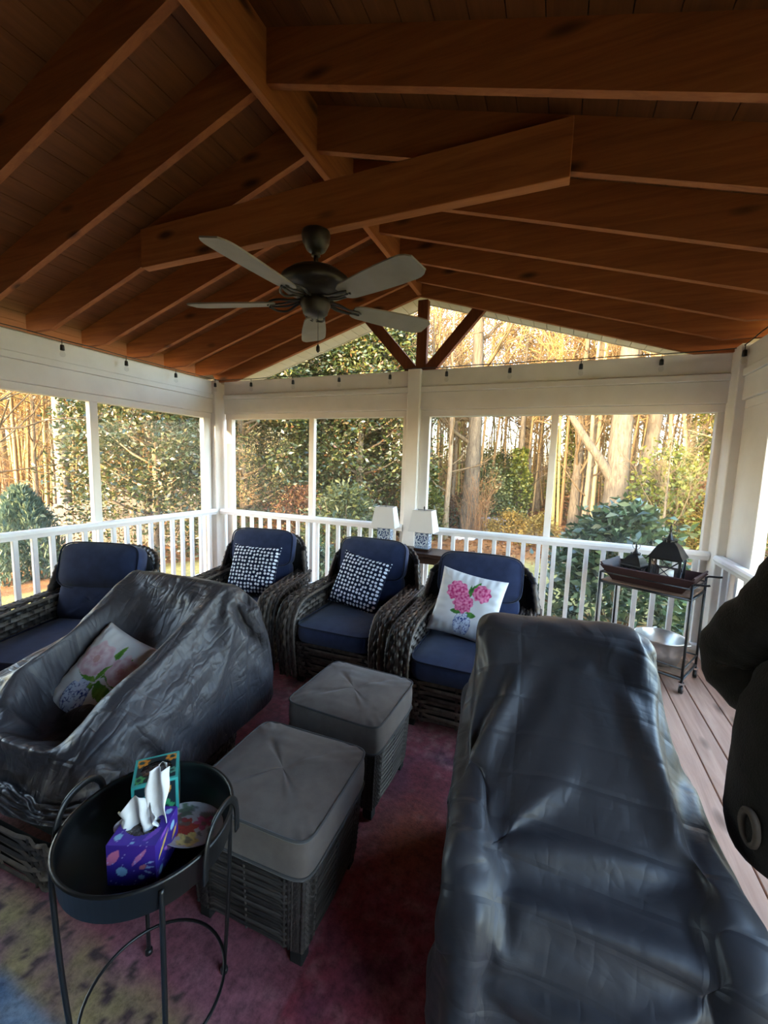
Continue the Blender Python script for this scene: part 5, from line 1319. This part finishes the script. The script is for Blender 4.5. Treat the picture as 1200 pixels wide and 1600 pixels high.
def thicket(seed, n, d0, d1, h0, h1, nt_, sub, low):
    r = np.random.default_rng(seed); A = []; B = []; ra = []; rb = []
    an = r.uniform(-1.30, 0.50, n); d = d0+(d1-d0)*r.uniform(0, 1, n); x = 4.1+np.sin(an)*d; y = -4.2+np.cos(an)*d; H = r.uniform(h0, h1, n)
    for i in range(n):
        b = np.array([x[i], y[i], gz(x[i], y[i])-0.1]); tp = b+np.array([r.normal()*0.06*H[i], r.normal()*0.06*H[i], H[i]]); w_ = 0.0062*H[i]**0.9
        A.append(b[None]); B.append(tp[None]); ra.append([w_]); rb.append([w_*0.25])
        t = r.uniform(low, 1, nt_); p = b+(tp-b)*t[:, None]; a = r.uniform(0, 2*PI, nt_); L_ = H[i]*0.26*(1.15-0.7*t)*r.uniform(.6, 1.2, nt_)
        e = p+np.stack([np.cos(a), np.sin(a), r.uniform(0.2, 1.2, nt_)], 1)*L_[:, None]*0.8; A.append(p); B.append(e); ra.append(np.full(nt_, w_*0.33)); rb.append(np.full(nt_, w_*0.12))
        k = np.repeat(np.arange(nt_), sub); t2 = r.uniform(0.25, 1, len(k)); p2 = p[k]+(e-p)[k]*t2[:, None]; L2 = L_[k]*r.uniform(.25, .6, len(k))
        v = r.normal(size=(len(k), 3)); v[:, 2] = np.abs(v[:, 2])*0.7; v /= np.linalg.norm(v, axis=1)[:, None]; A.append(p2); B.append(p2+v*L2[:, None]); ra.append(np.full(len(k), w_*0.15)); rb.append(np.full(len(k), w_*0.06))
    return np.concatenate(A), np.concatenate(B), np.concatenate(ra), np.concatenate(rb)
THK = leaf_mat('thicket_wood', [(0.0, lin(104, 84, 60)), (0.3, lin(150, 118, 78)), (0.6, lin(178, 146, 102)), (0.85, lin(150, 144, 82)), (1.0, lin(186, 134, 84))], 0.9, 0.0, 0.1)
parts = [thicket(11, 1000, 20, 50, 3.0, 8.0, 20, 3, 0.12), thicket(12, 400, 16, 46, 9, 18, 52, 4, 0.3)]
tk = stuff(obj('thicket', sticks('thicket', *[np.concatenate(q) for q in zip(*parts)]), THK)); tk['label'] = 'distant thicket of tan saplings and bare tree tops behind the yard'; tk['category'] = 'woods'
r = np.random.default_rng(21); n = 26000; an = r.uniform(-1.3, 0.5, n); an = np.round(an*9)/9+r.normal(size=n)*0.035; d = 21+26*r.uniform(0, 1, n)
P = np.stack([4.1+np.sin(an)*d, -4.2+np.cos(an)*d, 0*d], 1); P[:, 2] = [gz(a, b) for a, b in P[:, :2]]; P[:, 2] += r.uniform(0, 1, n)**1.6*5.0*(0.5+0.5*np.sin(an*23))
lv = stuff(obj('thicket_leaves', leaf_mesh('thicket_leaves', P, 0.22, 22, 0.7), leaf_mat('thicket_leaf', [(0.0, lin(92, 96, 40)), (0.45, lin(140, 132, 60)), (0.7, lin(160, 116, 60)), (1.0, lin(176, 150, 84))], 0.7, 0.3))); lv['label'] = 'yellow green and rust leaves scattered through the distant thicket'; lv['category'] = 'leaves'
# fallen leaves
r = np.random.default_rng(5); P = []
while len(P) < 9000:
    x, y = r.uniform(-12, 12), r.uniform(0.6, 16)
    if (y > 6.3-0.02*x and x > 0) or (x <= 0 and y > 3.2+0.25*(x+3)) or r.random() < 0.07: P.append((x, y, gz(x, y)+0.02))
fl = stuff(obj('fallen_leaves', leaf_mesh('fallen_leaves', P, 0.12, 6, 0.7, 0.1), LITT)); fl['label'] = 'brown and orange fallen leaves strewn under the trees'; fl['category'] = 'leaves'

# fence, sign, bench, rocks
FEN = wood('weathered_fence_wood', lin(104, 94, 84), lin(136, 124, 112), lin(156, 144, 130), 2, knots=False)
fe = thing('fence', 'weathered grey board fence beyond the yard behind the magnolias', 'fence', (0, 0, 0))
A, B = Vector((-9.6, 0.9, 0)), Vector((-5.6, 6.2, 0)); L = (B-A).length; dn = (B-A).normalized(); an = math.atan2(dn.y, dn.x); nb = int(L/0.15)
for i in range(nb):
    p = A.lerp(B, (i+0.5)/nb); top = -0.15+1.0*(i/nb)+0.02*rr.random(); z0 = gz(p.x, p.y)-0.05
    M = Matrix.Translation((p.x, p.y, 0)) @ Matrix.Rotation(an, 4, 'Z')
    obj('board', MB().box((-0.069, -0.01, z0), (0.069, 0.01, top), 0, M), FEN, fe)
for i in range(0, nb, 14):
    p = A.lerp(B, (i+0.5)/nb); M = Matrix.Translation((p.x, p.y, 0)) @ Matrix.Rotation(an, 4, 'Z'); obj('post', MB().box((-0.045, 0.03, gz(p.x, p.y)-0.1), (0.045, 0.12, -0.1+1.0*(i/nb)), 0, M), FEN, fe)
for dz in (0.25, 0.75):
    mb = MB(); a, b = Vector(A), Vector(B); off = Vector((-dn.y, dn.x, 0))*0.022
    mb.tube([a+off+Vector((0, 0, -0.15-dz)), b+off+Vector((0, 0, 0.85-dz))], 0.025, 4); obj('rail', mb, FEN, fe)
p = A.lerp(B, 0.27); M = Matrix.Translation((p.x, p.y, 0)) @ Matrix.Rotation(an, 4, 'Z') @ Matrix.Translation((0, -0.03, 0))
sg_ = thing('yard_sign', 'small white sign with a blue mark hanging on the grey fence', 'sign', (p.x, p.y, 0))
ML = Matrix.Rotation(an, 4, 'Z') @ Matrix.Translation((0, -0.032, 0))
obj('panel', MB().box((-0.13, -0.008, -0.22), (0.13, 0.008, 0.12), 0.003, ML), WHITE_R, sg_)
obj('mark', MB().prism([(-0.06, -0.10), (0.06, -0.10), (0.0, 0.05)], 1, -0.012, -0.0085), simple('blue_paint', lin(70, 110, 170), lin(80, 120, 180), 0.5), sg_).data.transform(ML)
STONE = simple('grey_stone', lin(148, 144, 146), lin(178, 174, 174), 0.9, 6, bump=0.4, bsc=14, bd=0.02)
be = thing('stone_bench', 'grey stone bench under the trees right of the thick pale trunk', 'bench', (2.12, 10.9, gz(2.12, 10.9)), R(6))
mb = MB(); superell(mb, (0, 0, 0.47), 0.46, 0.24, 0.055, 0.5, 0.5); obj('seat', mb, STONE, be, True)
for x in (-0.28, 0.28): obj('leg', MB().box((x-0.07, -0.16, -0.03), (x+0.07, 0.16, 0.425), 0.015), STONE, be)
for i, (x, y, s_) in enumerate(((1.62, 8.9, 0.16), (1.98, 9.15, 0.11), (1.3, 8.75, 0.10))):
    mb = MB(); superell(mb, (0, 0, s_*0.35), s_*1.5, s_, s_*0.6, 0.7, 0.8); mb.v = [tuple(Vector(v)*(1+0.18*noise.noise(Vector(v)*7+Vector((i, 0, 0))))) for v in mb.v]
    o = obj('rock', mb, STONE, None, True, loc=(x, y, gz(x, y))); tag(o, ('largest', 'right hand', 'smallest')[i]+' of three pale rocks on the leaves before the thick pale trunk', 'rock', 'pale rocks by the trunk')

# ------------------------------------------------------------------ the person at the right edge
def skinned(name, joints, links, mat, parent=None, root=0, sub=2, smooth=True):
    """joints: (x, y, z, radius or (rx, ry)); one continuous surface grown over the skeleton"""
    me = bpy.data.meshes.new(name); me.from_pydata([j[:3] for j in joints], links, []); me.update()
    o = bpy.data.objects.new(name, me); C.objects.link(o)
    sk_ = o.modifiers.new('skin', 'SKIN'); sk_.use_smooth_shade = True; sk_.branch_smoothing = 0.4
    for k, j in enumerate(joints):
        r_ = j[3]; me.skin_vertices[0].data[k].radius = r_ if isinstance(r_, tuple) else (r_, r_)
        me.skin_vertices[0].data[k].use_root = (k == root)
    sb = o.modifiers.new('smooth', 'SUBSURF'); sb.levels = sub; sb.render_levels = sub
    dg = bpy.context.evaluated_depsgraph_get(); ev = o.evaluated_get(dg); m2 = bpy.data.meshes.new_from_object(ev); bpy.data.objects.remove(o)
    m2.materials.clear(); m2.polygons.foreach_set('use_smooth', [True]*len(m2.polygons))
    return obj(name, m2, mat, parent)
FLEECE = simple('black_fleece', lin(20, 18, 17), lin(30, 27, 25), 0.95, 40, bump=0.5, bsc=190, bd=0.004, spec=0.15, sheen=0.1)
TROUS = simple('black_trousers', lin(18, 18, 20), lin(26, 26, 28), 0.9, 30, bump=0.2, bsc=120)
SKIN = simple('skin', lin(196, 150, 126), lin(206, 162, 138), 0.5, 12)
HAIR = simple('dark_brown_hair', lin(44, 32, 26), lin(66, 48, 38), 0.6, 60, bump=0.5, bsc=140, bd=0.004)
TAUPE = simple('taupe_lining', lin(62, 54, 49), lin(74, 66, 60), 0.9, 40)
SHOE = simple('black_shoes', lin(22, 22, 24), lin(30, 30, 32), 0.5, 20)
PX, PY = 4.90, -2.96
S = lambda x, y, z, r: (PX+x, PY+y, z, r)
# skeleton, facing the house (-y); hands: the near one pushed into the jacket pocket, the far one hanging
J = [S(0, 0, 0.95, 0.12), S(0, -0.01, 1.12, 0.115), S(0, 0, 1.30, 0.12), S(0, 0.01, 1.43, 0.06), S(0, 0.0, 1.50, 0.05), S(0, -0.02, 1.60, 0.078), S(0, -0.015, 1.68, 0.07),
     S(-0.17, 0.0, 1.36, 0.055), S(-0.275, 0.15, 1.06, 0.045), S(-0.13, -0.10, 0.93, 0.034), S(-0.085, -0.145, 0.91, 0.030),
     S(0.17, 0.0, 1.36, 0.055), S(0.24, 0.05, 1.08, 0.045), S(0.22, -0.06, 0.86, 0.032), S(0.215, -0.085, 0.79, 0.032),
     S(-0.095, 0.0, 0.86, 0.085), S(-0.10, 0.0, 0.50, 0.055), S(-0.10, 0.03, 0.09, 0.036), S(-0.10, -0.10, 0.045, 0.034),
     S(0.095, 0.0, 0.86, 0.085), S(0.10, 0.0, 0.50, 0.055), S(0.10, 0.03, 0.09, 0.036), S(0.10, -0.10, 0.045, 0.034)]
E_ = [(0, 1), (1, 2), (2, 3), (3, 4), (4, 5), (5, 6), (2, 7), (7, 8), (8, 9), (9, 10), (2, 11), (11, 12), (12, 13), (13, 14), (0, 15), (15, 16), (16, 17), (17, 18), (0, 19), (19, 20), (20, 21), (21, 22)]
def fingers(palm, d, side, up):
    """four unequal bent fingers and a thumb growing out of joint number palm"""
    p = Vector(J[palm][:3]); d, side, up = Vector(d).normalized(), Vector(side).normalized(), Vector(up).normalized()
    for k, L in enumerate((0.068, 0.078, 0.072, 0.056)):
        o = side*(k-1.5)*0.019; a = p+o+d*0.028; b = a+d*L*0.5+up*0.008; c = b+d*L*0.35+up*0.024
        i = len(J); J.extend([(a.x, a.y, a.z, 0.0095), (b.x, b.y, b.z, 0.0088), (c.x, c.y, c.z, 0.0075)]); E_.extend([(palm, i), (i, i+1), (i+1, i+2)])
    a = p-side*0.032-d*0.012+up*0.006; b = a-side*0.02+d*0.028+up*0.012; c = b+d*0.03+up*0.008
    i = len(J); J.extend([(a.x, a.y, a.z, 0.012), (b.x, b.y, b.z, 0.010), (c.x, c.y, c.z, 0.0085)]); E_.extend([(palm, i), (i, i+1), (i+1, i+2)])
fingers(14, (0, -0.15, -1), (0, -1, 0.1), (-1, 0, 0)); fingers(10, (0.8, -0.3, -0.4), (0, -0.4, -1), (0, 1, 0))
person = skinned('person', J, E_, SKIN); tag(person, 'person in a black fleece jacket, elbow bent, standing by the right railing', 'person')
def loft(rings, n=40, e=0.85):
    sp = lambda x, p: math.copysign(abs(x)**p, x); R_ = cat([(r[0], r[1], r[2]) for r in rings], 4); X_ = cat([(r[3], r[4], 0) for r in rings], 4)
    def fn(u, v):
        k = min(len(R_)-1, int(round(v*(len(R_)-1)))); a = 2*PI*u; c = R_[k]; q = X_[k]
        p = Vector((PX+q.x+c.x*sp(math.cos(a), e), PY+q.y+c.y*sp(math.sin(a), e), c.z))
        f = 0.008*noise.noise(Vector((p.x*8, p.y*8, p.z*15)))+0.005*noise.noise(Vector((p.x*17, p.y*17, p.z*28)))       # soft folds
        return p+Vector((math.cos(a), math.sin(a), 0))*f
    return MB().grid(fn, n, len(R_)-1, cu=True)
jacket = obj('jacket', loft([(0.235, 0.15, 0.60, -0.045, 0), (0.250, 0.170, 0.63, -0.05, 0), (0.258, 0.178, 0.76, -0.052, 0), (0.255, 0.176, 0.92, -0.052, 0), (0.245, 0.168, 1.05, -0.035, 0),
      (0.215, 0.155, 1.20, -0.01, 0), (0.205, 0.142, 1.32, 0, 0), (0.150, 0.115, 1.395, 0, 0.005), (0.085, 0.080, 1.44, 0, 0.005), (0.068, 0.066, 1.495, 0, 0.0)]), FLEECE, person, True)
for pts_, rr_ in (([(-0.12, 0.0, 1.375), (-0.19, 0.01, 1.33), (-0.24, 0.075, 1.20), (-0.285, 0.155, 1.06), (-0.245, 0.10, 0.985), (-0.16, -0.03, 0.945), (-0.09, -0.13, 0.925)], (0.075, 0.098, 0.092, 0.084, 0.076, 0.066, 0.052)),
                  ([(0.12, 0.0, 1.375), (0.18, 0.01, 1.33), (0.225, 0.04, 1.20), (0.245, 0.05, 1.08), (0.24, 0.01, 0.98), (0.228, -0.04, 0.89)], (0.075, 0.098, 0.090, 0.082, 0.068, 0.052))):
    P_ = cat([(PX+a, PY+b, c) for a, b, c in pts_], 6); rr_ = list(rr_)
    def rad(i, t, rr_=rr_, P_=P_):
        k = t*(len(rr_)-1); a = min(len(rr_)-2, int(k)); w_ = rr_[a]+(rr_[a+1]-rr_[a])*(k-a); return w_+0.004*math.sin(i*1.9)+0.003*math.sin(i*0.9+1)
    obj('sleeve', MB().tube(P_, rad, 18), FLEECE, person, True)
tp = [S(0, 0.0, 0.90, (0.17, 0.13)), S(-0.095, 0.0, 0.80, 0.105), S(-0.10, 0.0, 0.48, 0.080), S(-0.10, 0.025, 0.11, 0.066), S(0.095, 0.0, 0.80, 0.105), S(0.10, 0.0, 0.48, 0.080), S(0.10, 0.025, 0.11, 0.066)]
skinned('trousers', tp, [(0, 1), (1, 2), (2, 3), (0, 4), (4, 5), (5, 6)], TROUS, person)
for sx in (-0.10, 0.10):
    obj('shoe', superell(MB(), (PX+sx, PY-0.055, 0.042), 0.048, 0.135, 0.041, 0.7, 0.75), SHOE, person, True)
ok_, near_, nrm_, _i = jacket.closest_point_on_mesh(Vector((4.55, -3.07, 0.70)))
qn = nrm_.to_track_quat('Z', 'Y').to_matrix().to_4x4(); qm = Matrix.Translation(near_) @ qn
up_ = (qn.inverted() @ Vector((0, 0, 1))); up_.z = 0; up_.normalize(); sd_ = Vector((0, 0, 1)).cross(up_)
obj('pocket_lining', MB().tube([qm @ (sd_*0.020*math.cos(a)+up_*0.046*math.sin(a)) for a in [2*PI*i/24 for i in range(24)]], 0.009, 6, closed=True), TAUPE, jacket, True)
# head: brow, nose, lips, ears, eyes, hair
hd = Vector((PX, PY-0.015, 1.625))
superell(m_ := MB(), tuple(hd), 0.076, 0.095, 0.115, 0.9, 0.9)
for v_i, v in enumerate(m_.v):
    q = Vector(v)-hd; k = 1-0.22*max(0, -q.z/0.115)
    if q.y < 0: q.y *= 0.96-0.02*math.cos(q.z*60)
    m_.v[v_i] = tuple(hd+Vector((q.x*k, q.y, q.z)))
obj('face', m_, SKIN, person, True)
obj('nose', MB().tube([hd+Vector((0, -0.088, 0.022)), hd+Vector((0, -0.103, -0.004)), hd+Vector((0, -0.112, -0.022)), hd+Vector((0, -0.094, -0.032))], lambda i, t: (0.007, 0.010, 0.014, 0.009)[i], 8), SKIN, person, True)
LIP = simple('lips', lin(170, 104, 96), lin(178, 112, 102), 0.4); EYE = simple('eye_white', lin(226, 224, 220), lin(232, 230, 226), 0.2); IRIS = simple('brown_iris', lin(50, 34, 26), lin(58, 40, 30), 0.2)
for dz, r_ in ((-0.056, 0.006), (-0.064, 0.007)): obj('lip', MB().tube(cat([hd+Vector((-0.024, -0.078, dz)), hd+Vector((0, -0.088, dz+0.002)), hd+Vector((0.024, -0.078, dz))], 4), r_, 6), LIP, person, True)
for sx in (-1, 1):
    e = obj('eye', superell(MB(), tuple(hd+Vector((sx*0.031, -0.080, 0.012))), 0.012, 0.010, 0.008, 1, 1), EYE, person, True)
    obj('iris', superell(MB(), tuple(hd+Vector((sx*0.031, -0.089, 0.012))), 0.005, 0.002, 0.005, 1, 1), IRIS, e, True)
    obj('eyebrow', MB().tube([hd+Vector((sx*0.014, -0.090, 0.034)), hd+Vector((sx*0.032, -0.089, 0.039)), hd+Vector((sx*0.05, -0.078, 0.034))], 0.004, 5), HAIR, person, True)
    obj('ear', superell(MB(), tuple(hd+Vector((sx*0.074, 0.008, 0.0))), 0.010, 0.020, 0.030, 0.9, 0.9), SKIN, person, True)
hm = superell(MB(), (0, 0, 0), 0.086, 0.105, 0.122, 0.95, 0.95, nu=40, nv=28); keep = []
for f in hm.f:
    c = sum((Vector(hm.v[i]) for i in f), Vector())/len(f)
    if c.y > -0.045 and c.z > -0.085 or c.z > 0.055: keep.append(f)
hm.f = keep; hm.v = [tuple(hd+Vector(v)*(1+0.04*noise.noise(Vector(v)*40))+Vector((0, 0.008, 0.008))) for v in hm.v]
hr = obj('hair', hm, HAIR, person, True); sm = hr.modifiers.new('thick', 'SOLIDIFY'); sm.thickness = 0.012
